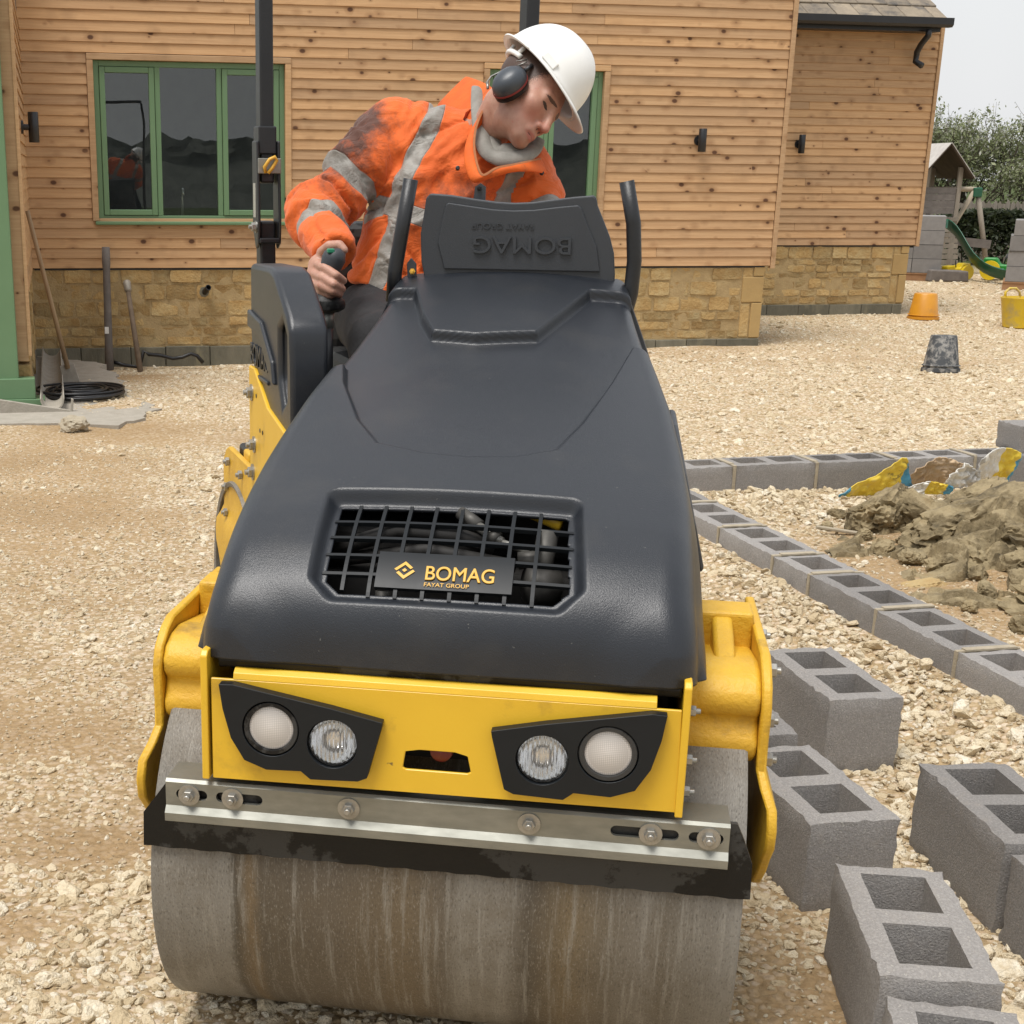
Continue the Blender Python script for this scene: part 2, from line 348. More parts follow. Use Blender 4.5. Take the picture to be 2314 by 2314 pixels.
for y0, y1, dens, s0 in ((1.35, 3.2, 3000, .0105), (3.2, 5.5, 2500, .0105), (5.5, 8.5, 1600, .0108), (8.5, 12.6, 950, .0115), (12.6, 17.5, 420, .0135), (17.5, 25., 110, .019)):
    xa, xb = -.26*y1-.9, .46*y1+.9; n = int((xb-xa)*(y1-y0)*dens)
    x = rng.uniform(xa, xb, n); y = rng.uniform(y0, y1, n)
    k = (x > -.26*y-.8) & (x < .46*y+.8) & ~inblock(x, y)
    mu = mudmask(x, y); clump = fbm(x*2.1, y*2.1, s=31)
    k &= rng.uniform(0, 1, n) < np.clip(1.05-1.1*mu+.95*clump-.12*sstep(1.2, -.2, x-.1*y)*sstep(2.6, 3.8, y)*sstep(10.5, 9, y), .05, 1)
    wl = x*WD[0]+y*WD[1]; wn = x*WN[0]+y*WN[1]; k &= (wn < 12.92) | ((wl > 6.6) & (wn < 15.95)) | (wl > 10.1)
    k &= ~((wl < -.1) & (wn > 10.0))
    x, y, mu = x[k], y[k], mu[k]; s = s0*np.exp(rng.normal(0, .42, len(x)))*(1-.3*mu)*np.where((x-.1*y < .6) & (y > 3.3), .82, 1.); s = np.where(rng.uniform(0, 1, len(x)) < .03, s*1.9, s); s = np.clip(s, .004, s0*3.4)
    PP.append(np.stack([x, y, gz(x, y)+s*np.where(y > 7.6, rng.uniform(-.42, .1, len(x)), np.where(x-.1*y > .9, rng.uniform(-.05, .45, len(x)), rng.uniform(-.38, .22, len(x))))], 1)); SS.append(s)
    x = rng.uniform(xa, xb, n//2); y = rng.uniform(y0, y1, n//2); k = (x > -.26*y-.8) & (x < .46*y+.8) & ~inblock(x, y) & ((x*WN[0]+y*WN[1]) < 12.92)   # small chippings
    if y1 < 9: x, y = x[k], y[k]; s = s0*.36*np.exp(rng.normal(0, .3, len(x))); PP.append(np.stack([x, y, gz(x, y)+s*.3], 1)); SS.append(s)
scatter('gravel', np.concatenate(PP), np.concatenate(SS), 5, label='pale limestone gravel spread over the whole yard', cat='gravel')
# ------------------------------------------------------------------ house
def woodmat(name, ca, cb, knots=True):
    m, nt, b = newmat(name); tc = N(nt, 'TexCoord'); oi = N(nt, 'ObjectInfo'); rd = oi.outputs['Random']
    off = N(nt, 'CombineXYZ', {'X': mth(nt, 'MULTIPLY', rd, 53.), 'Y': 0., 'Z': mth(nt, 'MULTIPLY', rd, 91.)}).outputs[0]
    v = N(nt, 'VectorMath', {0: tc.outputs['Object'], 1: off}, operation='ADD').outputs[0]
    gv = N(nt, 'Mapping', {'Vector': v, 'Scale': (1.2, 6., 34.)}).outputs[0]
    wv = N(nt, 'TexNoise', {'Vector': gv, 'Scale': 2.2, 'Detail': 7., 'Roughness': .6, 'Distortion': .7})
    big = N(nt, 'TexNoise', {'Vector': v, 'Scale': 3.2, 'Detail': 4.})
    col = ramp(nt, wv.outputs['Fac'], [(.3, ca), (.7, cb)])
    col = mix(nt, ramp(nt, big.outputs['Fac'], [(.55, 0.), (.78, .55)]), col, tuple(x*.62 for x in cb))
    k = mth(nt, 'MULTIPLY_ADD', rd, .26, .86); col = mix(nt, 1., col, N(nt, 'CombineColor', {0: k, 1: mth(nt, 'MULTIPLY_ADD', rd, .22, .87), 2: mth(nt, 'MULTIPLY_ADD', rd, .12, .9)}).outputs[0], 'MULTIPLY')
    if knots:
        kv = N(nt, 'Mapping', {'Vector': v, 'Scale': (7., 0., 10.)}).outputs[0]
        vo = N(nt, 'TexVoronoi', {'Vector': N(nt, 'VectorMath', {0: kv, 1: N(nt, 'Mapping', {'Vector': big.outputs['Color'], 'Scale': (.08, 0., .1)}).outputs[0]}, operation='ADD').outputs[0], 'Scale': 1., 'Randomness': 1.})
        sepc = N(nt, 'SeparateColor', {0: vo.outputs['Color']}); sel = ramp(nt, sepc.outputs[0], [(.2, 0.), (.22, 1.)])
        dst = mth(nt, 'DIVIDE', vo.outputs['Distance'], mth(nt, 'MULTIPLY_ADD', sepc.outputs[1], .9, .45))
        col = mix(nt, mth(nt, 'MULTIPLY', sel, ramp(nt, dst, [(.1, .55), (.4, 0.)])), col, (.24, .115, .045))
        col = mix(nt, mth(nt, 'MULTIPLY', sel, ramp(nt, dst, [(.10, 1.), (.16, 0.)])), col, (.10, .045, .022))
    nt.links.new(col, b.inputs['Base Color']); b.inputs['Roughness'].default_value = .62; b.inputs['Specular IOR Level'].default_value = .3
    bp = N(nt, 'Bump', {'Height': wv.outputs['Fac'], 'Strength': .35, 'Distance': .003}); nt.links.new(bp.outputs[0], b.inputs['Normal'])
woodmat('larch', (.56, .365, .20), (.45, .27, .14)); woodmat('larch_trim', (.57, .38, .215), (.46, .285, .15))
pm('mortar_sand', (.44, .325, .165), (.36, .26, .13), 14, .95, bump=.006, bscale=70)
pm('plinth_stone', (.44, .30, .125), (.34, .215, .085), 7, .93, bump=.016, bscale=30, c3=(.42, .32, .16), s3=5, f3=(.45, .65), rnd=.25)
pm('quoin_stone', (.42, .285, .115), (.37, .25, .105), 4, .85, bump=.002, bscale=40, rnd=.08)
pm('footing_stone', (.12, .115, .085), (.19, .175, .13), 9, .9, bump=.006, bscale=40, c3=(.27, .245, .16), s3=5, stretch=(1, 1, .35), rnd=.2)
pm('sage_paint', (.125, .225, .115), (.135, .24, .125), 5, .42, .04)
pm('black_plastic', (.012, .012, .014), (.017, .017, .019), 6, .38, .08)
pm('dark_room', (.20, .20, .20), (.14, .14, .145), 3, .9)
pm('slate', (.30, .245, .175), (.20, .165, .125), 6, .9, bump=.008, bscale=30, c3=(.10, .09, .08), s3=4, f3=(.5, .66), rnd=.25)
pm('chrome', (.82, .83, .85), (.78, .78, .80), 5, .3, .03, metal=.6)
m, nt, b = newmat('window_glass'); nt.nodes.remove(b); out = nt.nodes['Material Output']
fr = N(nt, 'Fresnel', {'IOR': 1.5}); tr = N(nt, 'BsdfTransparent', {'Color': (.80, .84, .82, 1)}); gl = N(nt, 'BsdfGlossy', {'Color': (1, 1, 1, 1), 'Roughness': .004})
wav = N(nt, 'TexNoise', {'Vector': N(nt, 'TexCoord').outputs['Object'], 'Scale': 1.6, 'Detail': 1.}); bpw = N(nt, 'Bump', {'Height': wav.outputs['Fac'], 'Strength': .25, 'Distance': .006}); nt.links.new(bpw.outputs[0], gl.inputs['Normal'])
mx_ = N(nt, 'MixShader', {0: mth(nt, 'MULTIPLY', fr.outputs[0], 1.6), 1: tr.outputs[0], 2: gl.outputs[0]}); nt.links.new(mx_.outputs[0], out.inputs[0])
pm('dark_gap', (.02, .018, .015), (.03, .026, .02), 8, .9)  # black breather membrane, its colour put in to deepen shade between the boards
house = empty('house', tuple(WN*13)+(0,), WYAW, 'timber clad house with honey stone plinth and green windows', 'house')
PITCHB = .0825
def board(parent, x0, x1, z, y0, mat='larch'):
    g = .0052; h = PITCHB
    mb = MB().prism([(-.023, g), (-.023, .010), (-.0125, h+.006), (.0, h+.006), (.0, g)], 0, x1-x0, 'x')
    return obj('board', mb.me('board', mat), parent, loc=(x0, y0, z), bevel=.0018, seg=1)
def clad(x0, x1, z0, z1, y0, holes, seed):
    rs = random.Random(seed); z = z0
    while z < z1:
        spans = [(x0, x1)]
        for hx0, hx1, hz0, hz1 in holes:
            if z+PITCHB > hz0+.004 and z < hz1-.004:
                spans = [q for a, b_ in spans for q in ((a, min(b_, hx0)), (max(a, hx1), b_)) if q[1]-q[0] > .02]
        for a, b_ in spans:
            q = a
            while q < b_-.01:
                e = q+rs.uniform(1.6, 3.6)
                if b_-e < .5: e = b_
                board(house, q, min(e, b_)-.002, z, y0); q = e
        z += PITCHB
W1 = (.34, 2.05, 1.108, 2.472); W2 = (3.75, 4.91, 1.0, 2.472)
ZB = .74
clad(-.2, 6.605, ZB, 3.35, 0, tuple((q[0], q[1], q[2]+.055, q[3]) for q in (W1, W2)), 3); clad(6.66, 9.955, .783, 3.22, 3.0, (), 4)
# wall cores (behind the boards) with the window openings left open
core = MB()
for a, b_, c_, d_ in ((-.2, W1[0]+.03, ZB, 3.4), (W1[1]-.03, W2[0]+.03, ZB, 3.4), (W2[1]-.03, 6.6, ZB, 3.4)): core.box((a, .004, c_), (b_, .16, d_))
for w_ in (W1, W2): core.box((w_[0]+.03, .005, ZB), (w_[1]-.03, .158, w_[2]+.02)).box((w_[0]+.03, .005, w_[3]-.03), (w_[1]-.03, .158, 3.4))
core.box((6.45, .16, -.1), (6.6, 3.1, 3.4)).box((6.6, 3.004, .76), (9.95, 3.16, 3.25)).box((9.8, 3.16, -.1), (9.95, 8, 3.25))
core.box((-.22, .162, 3.2), (6.44, 1.1, 3.39)).box((-.22, 2.5, 3.2), (6.44, 5, 3.39))  # unseen ceiling slot between these, added to let daylight into the room
core.o('wall_core', 'dark_gap', house)
def trim(a, b_, **k): return MB().box(a, b_).o('trim_board', 'larch_trim', house, bevel=.003, seg=1)
trim((6.607, -.03, .72), (6.652, .02, 3.38)); trim((9.957, 2.965, .775), (10.0, 3.02, 3.2))
for w_ in (W1, W2):
    trim((w_[0], -.036, w_[2]+.03), (w_[0]+.052, .05, w_[3]-.05)); trim((w_[1]-.052, -.036, w_[2]+.03), (w_[1], .05, w_[3]-.05)); trim((w_[0], -.037, w_[3]-.048), (w_[1], .05, w_[3]))
def frame(mb, x0, x1, z0, z1, t, ya, yb):
    mb.box((x0, ya, z0), (x0+t, yb, z1)).box((x1-t, ya, z0), (x1, yb, z1)).box((x0+t, ya, z0), (x1-t, yb, z0+t)).box((x0+t, ya, z1-t), (x1-t, yb, z1)); return mb
def window(w_, lights, name='window'):
    x0, x1, z0, z1 = w_[0]+.052, w_[1]-.052, w_[2]+.028, w_[3]-.05
    o = frame(MB(), x0, x1, z0, z1, .045, .012, .09).o('window', 'sage_paint', house, bevel=.004)
    xs = [x0+.045+(x1-x0-.09)*q for q in lights]
    for q in xs[1:-1]: MB().box((q-.022, .013, z0+.045), (q+.022, .089, z1-.045)).o('mullion', 'sage_paint', o, bevel=.004)
    for i in range(len(xs)-1):
        a = xs[i]+(.022 if i else 0); b_ = xs[i+1]-(.022 if i < len(xs)-2 else 0); cas = (len(xs) == 4 and i != 1) or (len(xs) == 3)
        if cas: frame(MB(), a+.003, b_-.003, z0+.048, z1-.048, .046, .002, .06).o('casement', 'sage_paint', o, bevel=.005)
        t = .049 if cas else .002
        MB().box((a+t-.006, .036, z0+.045+t-.006), (b_-t+.006, .042, z1-.045-t+.006)).o('pane', 'window_glass', o)
    MB().box((w_[0]+.02, -.065, w_[2]-.002), (w_[1]-.02, .06, w_[2]+.026)).o('sill', 'sage_paint', o, bevel=.006)
    return o
window(W1, (0, .318, .66, 1)); window(W2, (0, .52, 1))
room = MB()
room.box((-.2, 4.2, -.2), (6.4, 4.3, 3.2)).box((-.3, .17, -.2), (-.2, 4.2, 3.2)).box((6.3, .17, -.2), (6.4, 4.2, 3.2)).box((-.2, .17, -.2), (6.3, 4.2, .1)).box((2.55, .17, .1), (2.65, 4.2, 3.2))
room.o('room_lining', 'dark_room', house)
counter = MB().box((.25, .2, .86), (2.4, .75, .9)).o('worktop', 'quoin_stone', house, bevel=.004)
# stone plinth: coursed stones, each a part
def plinth(x0, x1, z0, z1, y0, quoin, seed, nm='plinth'):
    rs = random.Random(seed); z = z0
    MB().box((x0, y0+.002, z0-.01), (x1, y0+.3, z1)).o('mortar_bed', 'mortar_sand', house)
    hs = []
    while z < z1-.03:
        h = rs.choice((.065, .085, .10, .125, .14)); h = min(h, z1-z)
        if z1-(z+h) < .05: h = z1-z
        q = x0+rs.uniform(-.05, 0)
        qx = x1-(quoin if quoin else 0)
        while q < qx-.02:
            w_ = rs.uniform(.13, .32); e = min(q+w_, qx)
            if qx-e < .07: e = qx
            a = max(q, x0); pr = rs.uniform(.002, .02)
            if e-a > .03:
                bm = bmesh.new(); bmesh.ops.create_cube(bm, size=1)
                bmesh.ops.scale(bm, vec=(e-a-.022, .05, h-.02), verts=bm.verts)
                bmesh.ops.subdivide_edges(bm, edges=bm.edges, cuts=2, use_grid_fill=True)
                for v_ in bm.verts:
                    s_ = Vector((v_.co.x+a*7, v_.co.y, v_.co.z+z*9)); v_.co += Vector((mnoise.noise(s_*17)*.012, mnoise.noise(s_*13+Vector((5, 5, 5)))*.014, mnoise.noise(s_*19+Vector((9, 0, 2)))*.012))
                    if abs(v_.co.x) > (e-a)/2*.6 and abs(v_.co.z) > h/2*.6: v_.co.x *= .97; v_.co.z *= .95
                me = bpy.data.meshes.new('stone'); bm.to_mesh(me); bm.free(); me.materials.append(MATS['plinth_stone'])
                me.polygons.foreach_set('use_smooth', [True]*len(me.polygons)); me.set_sharp_from_angle(angle=R(50))
                obj('stone', me, house, loc=((a+e)/2, y0+.012-pr+.02, z+h/2))
            q = e
        z += h
    if quoin:
        z = z0; k = 0
        for h in (.33, .24, .2):
            e = min(z+h, z1); w_ = quoin if k % 2 else quoin*.5
            MB().box((x1-w_+.004, y0-.014, z+.004), (x1+.006, y0+.2, e-.004)).o('quoin_stone', 'quoin_stone', house, bevel=.006); z = e; k += 1
            if w_ < quoin: MB().box((x1-quoin+.004, y0-.006, z-h+.006), (x1-w_-.004, y0+.2, e-.006)).o('quoin_stone', 'plinth_stone', house, bevel=.012)
plinth(-.2, 6.555, .075, .735, .0, .21, 21); plinth(6.62, 9.885, .12, .778, 3.0, .19, 22)
def footing(x0, x1, z1, y0, seed):
    rs = random.Random(seed); q = x0
    while q < x1-.01:
        e = min(q+rs.uniform(.3, .44), x1)
        if x1-e < .1: e = x1
        MB().box((q+.003, y0-.012-rs.uniform(0, .012), -.35), (e-.003, y0+.2, z1-rs.uniform(0, .008))).o('footing_stone', 'footing_stone', house, bevel=.006); q = e
footing(-.2, 6.56, .073, 0, 5); footing(6.62, 9.875, .115, 3.0, 6)
MB().box((-.17, -.004, .728), (6.56, .02, .741)).box((6.66, 2.996, .771), (9.88, 3.02, .784)).o('flashing', 'black_plastic', house)
# wing roof, gutter and outlet
roof = MB().prism([(2.72, 3.19), (6.6, 5.55), (6.6, 5.4), (2.9, 3.13)], 6.62, 9.83, 'x').o('roof', 'slate', house)
sl = math.atan2(2.36, 3.88)
for r_ in range(5):
    q = 6.63 - (.14 if r_ % 2 else 0)
    rs = random.Random(70+r_)
    while q < 9.84:
        wd = rs.uniform(.27, .36); a, b_ = max(q, 6.63), min(q+wd, 9.85)
        if 9.85-b_ < .12: b_ = 9.85
        if b_-a > .06:
            M = Matrix.Translation((0, 2.70+.30*r_*math.cos(sl), 3.215+.30*r_*math.sin(sl)+.004*r_)) @ Matrix.Rotation(sl-.05, 4, 'X')
            bm = MB().box((a+.004, rs.uniform(-.012, .006), 0), (b_-.004, .42, .02+rs.uniform(0, .006)), M); bm.o('tile', 'slate', roof, bevel=.005, seg=1)
        q = b_
gt = MB().prism([(2.60, 3.235), (2.60, 3.165), (2.625, 3.14), (2.70, 3.14), (2.725, 3.165), (2.725, 3.235), (2.718, 3.235), (2.718, 3.17), (2.695, 3.147), (2.63, 3.147), (2.607, 3.17), (2.607, 3.235)], 6.665, 9.87, 'x').o('gutter', 'black_plastic', house)
MB().box((6.665, 2.605, 3.17), (6.67, 2.72, 3.23)).box((9.865, 2.605, 3.17), (9.87, 2.72, 3.23)).o('gutter_end', 'black_plastic', gt)
MB().box((6.665, 2.74, 3.10), (9.80, 2.76, 3.22)).box((6.665, 2.76, 3.10), (9.80, 2.99, 3.11)).o('fascia_board', 'black_plastic', house)
MB().tube([(9.62, 2.67, 3.12), (9.62, 2.68, 3.05), (9.62, 2.80, 2.97), (9.63, 2.88, 2.90), (9.63, 2.89, 2.80), (9.66, 2.80, 2.75)], .034, 12).o('downpipe', 'black_plastic', house, True)
# projecting bay on the left: edge on, green glazed-gable post and timber returns
bay = [MB().box((-.36, -2.78, .3), (-.205, .0, 3.6)).o('bay_core', 'larch_trim', house)]
for i in range(3): MB().box((-.205, -2.79+i*.115, .335), (-.182-.004*i, -2.685+i*.115, 3.5)).o('trim_board', 'larch_trim', house, bevel=.003)
for i in range(24): board(house, 0, 2.44, ZB+i*PITCHB, 0).matrix_basis = Matrix.Translation((-.205, -2.44, ZB+i*PITCHB)) @ Matrix.Rotation(R(90), 4, 'Z')
for i in range(7):
    z_ = -.02+i*.1
    for k_ in range(9):
        MB().box((-.30, -2.76+k_*.3+.05*(i % 2), z_+.006), (-.20+.012*((i*7+k_*3) % 4)/3, -2.76+k_*.3+.29+.05*(i % 2), z_+.094)).o('stone', 'plinth_stone', house, bevel=.012)
MB().box((-.9, -2.9, .06), (-.275, -2.79, 3.6)).o('door_post', 'sage_paint', house, bevel=.006)
MB().box((-.9, -2.93, .02), (-.11, -2.74, .062)).box((-.9, -2.92, .062), (-.17, -2.8, .20)).o('door_sill', 'sage_paint', house, bevel=.005)
MB().box((-1.0, -2.90, -.3), (-.2, -2.5, .012)).o('door_step', 'footing_stone', house, bevel=.01)
# wall lamps
def wall_lamp(lx, ly, lz, out, label):
    M = Matrix.Translation(tuple(WN*13)+(0,)) @ Matrix.Identity(4); Mh = Matrix.Translation((WN[0]*13, WN[1]*13, 0)) @ Matrix.Rotation(WYAW, 4, 'Z')
    p = Mh @ Vector((lx, ly, lz)); o = empty('wall_lamp', p, WYAW+out, label, 'lamp', 'cylinder lamps on the timber cladding')
    MB().lathe([(.034, -.1), (.036, -.098), (.036, .098), (.034, .1), (.028, .1), (.028, .085)], 20, Matrix.Translation((0, -.085, 0))).o('lamp_body', 'black_plastic', o, True)
    autosmooth(MB().lathe([(.045, 0), (.045, .016), (.02, .018), (.02, .055)], 20, Matrix.Rotation(R(90), 4, 'X')).o('mounting_plate', 'black_plastic', o))
    return o
wall_lamp(5.79, -.022, 1.855, 0, 'black cylinder wall lamp beside the window right of the roller operator')
wall_lamp(8.34, 2.978, 1.9, 0, 'black cylinder wall lamp on the set-back wing of the house')
wall_lamp(-.18, -2.2, 1.83, R(90), 'black cylinder wall lamp on the projecting bay by the green post')
# mixer tap on the worktop behind the middle pane
tp = empty('kitchen_tap', tuple(WN*13.3+WD*1.13)+(.9,), WYAW, 'chrome bridge mixer tap behind the middle window pane', 'tap')
MB().tube([(-.1, 0, 0), (-.1, 0, .17)], .013).tube([(.1, 0, 0), (.1, 0, .17)], .013).tube([(-.1, 0, .15), (.1, 0, .15)], .014).o('tap_base', 'chrome', tp, True)
MB().tube([(0, 0, .15), (0, 0, .42), (0, -.01, .47), (0, -.05, .50), (0, -.09, .49), (0, -.11, .45)], .011).o('spout', 'chrome', tp, True)
for s_ in (-1, 1): MB().tube([(s_*.1, 0, .17), (s_*.1, 0, .2), (s_*.19, 0, .215)], [.016, .015, .010]).o('handle', 'chrome', tp, True)
# ------------------------------------------------------------------ road roller
pm('hood_plastic', (.012, .0145, .0195), (.0145, .0175, .0225), 3, .33, .05, bump=.0006, bscale=420, speck=(.11, .11, .10), specks=190, speckf=.74, c3=(.024, .025, .027), s3=5, f3=(.52, .72), spec=.58)
pm('flap_plastic', (.032, .036, .042), (.037, .041, .047), 4, .5, .05, bump=.0005, bscale=500)
pm('frame_yellow', (.72, .445, .028), (.67, .405, .024), 5, .38, .06, bump=.0002, bscale=160, c3=(.40, .235, .03), s3=7, f3=(.6, .8), speck=(.22, .14, .04), specks=60, speckf=.755)
pm('cast_yellow', (.70, .42, .03), (.58, .33, .024), 9, .45, .08, bump=.0025, bscale=90, c3=(.23, .135, .03), s3=8, f3=(.57, .74))
pm('rubber', (.005, .005, .0055), (.008, .008, .008), 8, .42, .1, spec=.3, c3=(.04, .04, .039), s3=4.5, f3=(.51, .535), bump=.001, bscale=120)
pm('galvanised', (.30, .30, .265), (.235, .235, .205), 16, .48, .1, metal=.75, c3=(.22, .215, .19), s3=9, f3=(.58, .8), stretch=(1, 1, 3))
pm('bolt_steel', (.42, .41, .38), (.3, .29, .26), 60, .4, .1, metal=.8)
pm('black_steel', (.010, .011, .013), (.015, .016, .018), 8, .4, .1, bump=.0005, bscale=200)
pm('engine_dark', (.012, .011, .01), (.02, .018, .016), 12, .7)
pm('engine_grey', (.10, .095, .085), (.05, .047, .043), 15, .55, metal=.4)
pm('badge_yellow', (.66, .38, .05), (.62, .35, .045), 10, .5)
pm('badge_black', (.007, .009, .011), (.009, .011, .013), 10, .45, spec=.3)
m, nt, b = newmat('drum_steel'); tc = N(nt, 'TexCoord'); v = tc.outputs['Object']
bands = N(nt, 'TexNoise', {'Vector': N(nt, 'Mapping', {'Vector': v, 'Scale': (7., .35, .35)}).outputs[0], 'Scale': 1., 'Detail': 4., 'Roughness': .55})
strk = N(nt, 'TexNoise', {'Vector': N(nt, 'Mapping', {'Vector': v, 'Scale': (85., 5., 5.)}).outputs[0], 'Scale': 1., 'Detail': 7., 'Roughness': .7})
blot = N(nt, 'TexNoise', {'Vector': v, 'Scale': 9., 'Detail': 9., 'Roughness': .72})
fine = N(nt, 'TexNoise', {'Vector': N(nt, 'Mapping', {'Vector': v, 'Scale': (1.7, .75, .65)}).outputs[0], 'Scale': 240., 'Detail': 4.})
xf_ = mth(nt, 'ADD', mth(nt, 'ADD', N(nt, 'SeparateXYZ', {0: v}).outputs[0], .5), mth(nt, 'MULTIPLY', mth(nt, 'SUBTRACT', blot.outputs['Fac'], .5), .05))
col = ramp(nt, xf_, [(0., (.28, .27, .25)), (.138, (.27, .255, .23)), (.150, (.10, .085, .065)), (.18, (.21, .15, .085)), (.2, (.115, .095, .07)), (.33, (.15, .122, .09)), (.45, (.20, .15, .09)), (.515, (.17, .145, .115)), (.545, (.31, .295, .265)), (.62, (.26, .24, .21)), (.655, (.11, .092, .07)), (.72, (.21, .16, .095)), (.79, (.19, .165, .13)), (.845, (.29, .275, .25)), (.88, (.2, .18, .15)), (1., (.33, .32, .30))])
col = mix(nt, ramp(nt, bands.outputs['Fac'], [(.35, .45), (.6, 0.)]), col, (.16, .13, .095))
col = mix(nt, ramp(nt, blot.outputs['Fac'], [(.48, 0.), (.70, .5)]), col, (.15, .115, .07))
col = mix(nt, ramp(nt, strk.outputs['Fac'], [(.52, 0.), (.70, .75)]), col, (.40, .385, .35))
col = mix(nt, ramp(nt, fine.outputs['Fac'], [(.57, 0.), (.70, .42)]), col, (.46, .44, .405))
col = mix(nt, ramp(nt, fine.outputs['Fac'], [(.30, .6), (.43, 0.)]), col, (.07, .058, .044))
col = mix(nt, 1., col, (.72, .70, .66), 'MULTIPLY')
nt.links.new(col, b.inputs['Base Color']); b.inputs['Metallic'].default_value = .12; nt.links.new(mth(nt, 'MULTIPLY_ADD', blot.outputs['Fac'], .4, .33), b.inputs['Roughness'])
hh = mth(nt, 'ADD', mth(nt, 'MULTIPLY', blot.outputs['Fac'], .6), fine.outputs['Fac']); bp = N(nt, 'Bump', {'Height': hh, 'Strength': .6, 'Distance': .002}); nt.links.new(bp.outputs[0], b.inputs['Normal'])
m, nt, b = newmat('reflector'); v = N(nt, 'TexCoord').outputs['Object']
ck = N(nt, 'TexVoronoi', {'Vector': v, 'Scale': 330., 'Randomness': 0.}); nt.links.new(ramp(nt, ck.outputs['Distance'], [(.2, (.66, .63, .60)), (.6, (.42, .40, .38))]), b.inputs['Base Color']); b.inputs['Roughness'].default_value = .25; b.inputs['Coat Weight'].default_value = .6
m, nt, b = newmat('lamp_lens'); b.inputs['Base Color'].default_value = (.95, .96, .97, 1); b.inputs['Transmission Weight'].default_value = .9; b.inputs['Roughness'].default_value = .04; b.inputs['IOR'].default_value = 1.45
pm('lamp_bowl', (.92, .92, .91), (.86, .86, .85), 20, .12, .04, metal=.9)
pm('red_light', (.14, .01, .008), (.1, .008, .006), 10, .3)
MO, MYAW = Vector((.205, 2.531, 0)), R(-10.2); REAR = R(25.2)
roller = empty('road_roller', MO, MYAW, 'yellow and black twin drum ride-on road roller with a steel front drum', 'road roller')
def part(mb, name, mat, parent=None, smooth=False, rear=False, **k):
    o = mb.o(name, mat, parent or roller, smooth, **k)
    if rear: o.location = (0, .85, 0); o.rotation_euler = (0, 0, REAR)
    return o
RX = Matrix.Rotation(R(90), 4, 'Y')
def drum(rear):
    mb = MB(); pr = [(.27, .445), (.335, .445), (.335, .495), (.347, .499), (.35, .493), (.35, -.493), (.347, -.499), (.335, -.495), (.335, -.445), (.27, -.445)]
    mb.lathe(pr, 128, Matrix.Translation((0, 0, .35)) @ RX)
    o = part(mb, 'drum', 'drum_steel', rear=rear)
    if rear: o.location = Vector((0, .85, 0)) + Matrix.Rotation(REAR, 3, 'Z') @ Vector((0, .85, 0))
    autosmooth(o, 30)
    h = MB().lathe([(.12, .44), (.12, .51), (.09, .515), (.0, .515)], 24, Matrix.Translation((0, 0, .35)) @ RX, False).lathe([(.12, -.44), (.12, -.51), (.09, -.515), (.0, -.515)], 24, Matrix.Translation((0, 0, .35)) @ RX, False)
    autosmooth(h.o('axle_hub', 'engine_dark', o), 30)
drum(False); drum(True)
def hexbolt(mb, c, ax, r_=.012, h=.009, washer=.02):
    M = Matrix.Translation(c) @ {'-y': Matrix.Rotation(R(90), 4, 'X'), 'x': Matrix.Rotation(R(90), 4, 'Y'), '-x': Matrix.Rotation(R(-90), 4, 'Y')}[ax]
    if washer: mb.lathe([(washer, 0), (washer, .003), (.0, .003)], 20, M)
    mb.lathe([(r_, .003), (r_, h), (r_*.9, h+.0015)], 6, M); mb.lathe([(r_*.5, h), (r_*.5, h+.008), (r_*.4, h+.009)], 12, M)
    return mb
def cutaway(o, cutters):
    for c_ in cutters:
        md = o.modifiers.new('cut', 'BOOLEAN'); md.object = c_; md.solver = 'EXACT'; md.operation = 'DIFFERENCE'
    bpy.context.view_layer.update(); me = bpy.data.meshes.new_from_object(o.evaluated_get(bpy.context.evaluated_depsgraph_get())); o.modifiers.clear(); o.data = me
    for c_ in cutters: bpy.data.objects.remove(c_)
    return o
# front scraper
bar = MB().prism([(-.30, .577), (-.372, .577), (-.377, .572), (-.377, .530), (-.386, .519), (-.386, .505), (-.381, .502), (-.372, .512), (-.370, .530), (-.370, .570), (-.30, .570)], -.457, .465, 'x')
cuts = []
for a, c_ in ((-.436, -.388), (-.367, -.293), (.283, .384), (.405, .453)):
    pts = [(a+.006+.009*math.cos(t), .5515+.009*math.sin(t)) for t in np.linspace(R(90), R(270), 8)] + [(c_-.006+.009*math.cos(t), .5515+.009*math.sin(t)) for t in np.linspace(R(-90), R(90), 8)]
    cuts.append(MB().prism(pts, -.42, -.34, 'y').o('cutter', 'rubber', roller))
bar = cutaway(part(bar, 'scraper_bar', 'galvanised'), cuts); b_ = bar.modifiers.new('bevel', 'BEVEL'); b_.width = .0015; b_.limit_method = 'ANGLE'
for x_ in (-.416, -.341, -.144, .151, .343, .433): autosmooth(part(hexbolt(MB(), (x_, -.377, .5515), '-y', .0105, .010, .0185), 'bolt', 'bolt_steel', bar), 30)
rb = MB(); out = [(-.45, .578), (-.505, .505), (-.508, .438), (.508, .432), (.508, .50), (.474, .578)]
nx_ = 60; vv = []; ff = []; prof_ = [(.576, .452, .476, -.369), (.545, .474, .49, -.366), (.505, .503, .505, -.361), (.438, .508, .508, -.352)]
for s_ in (0, 1):
    for z_, xl, xr, y_ in prof_:
        for i in range(nx_+1): vv.append((-xl+(xl+xr)*i/nx_, y_+.010*s_, z_+(.0012*math.sin(i*1.7) if z_ < .45 else 0)))
m1 = nx_+1; npf = len(prof_)
for s_ in (0, 1):
    for k_ in range(npf-1):
        for i in range(nx_): a = s_*npf*m1+k_*m1+i; q4 = (a, a+m1, a+m1+1, a+1); ff.append(q4 if not s_ else q4[::-1])
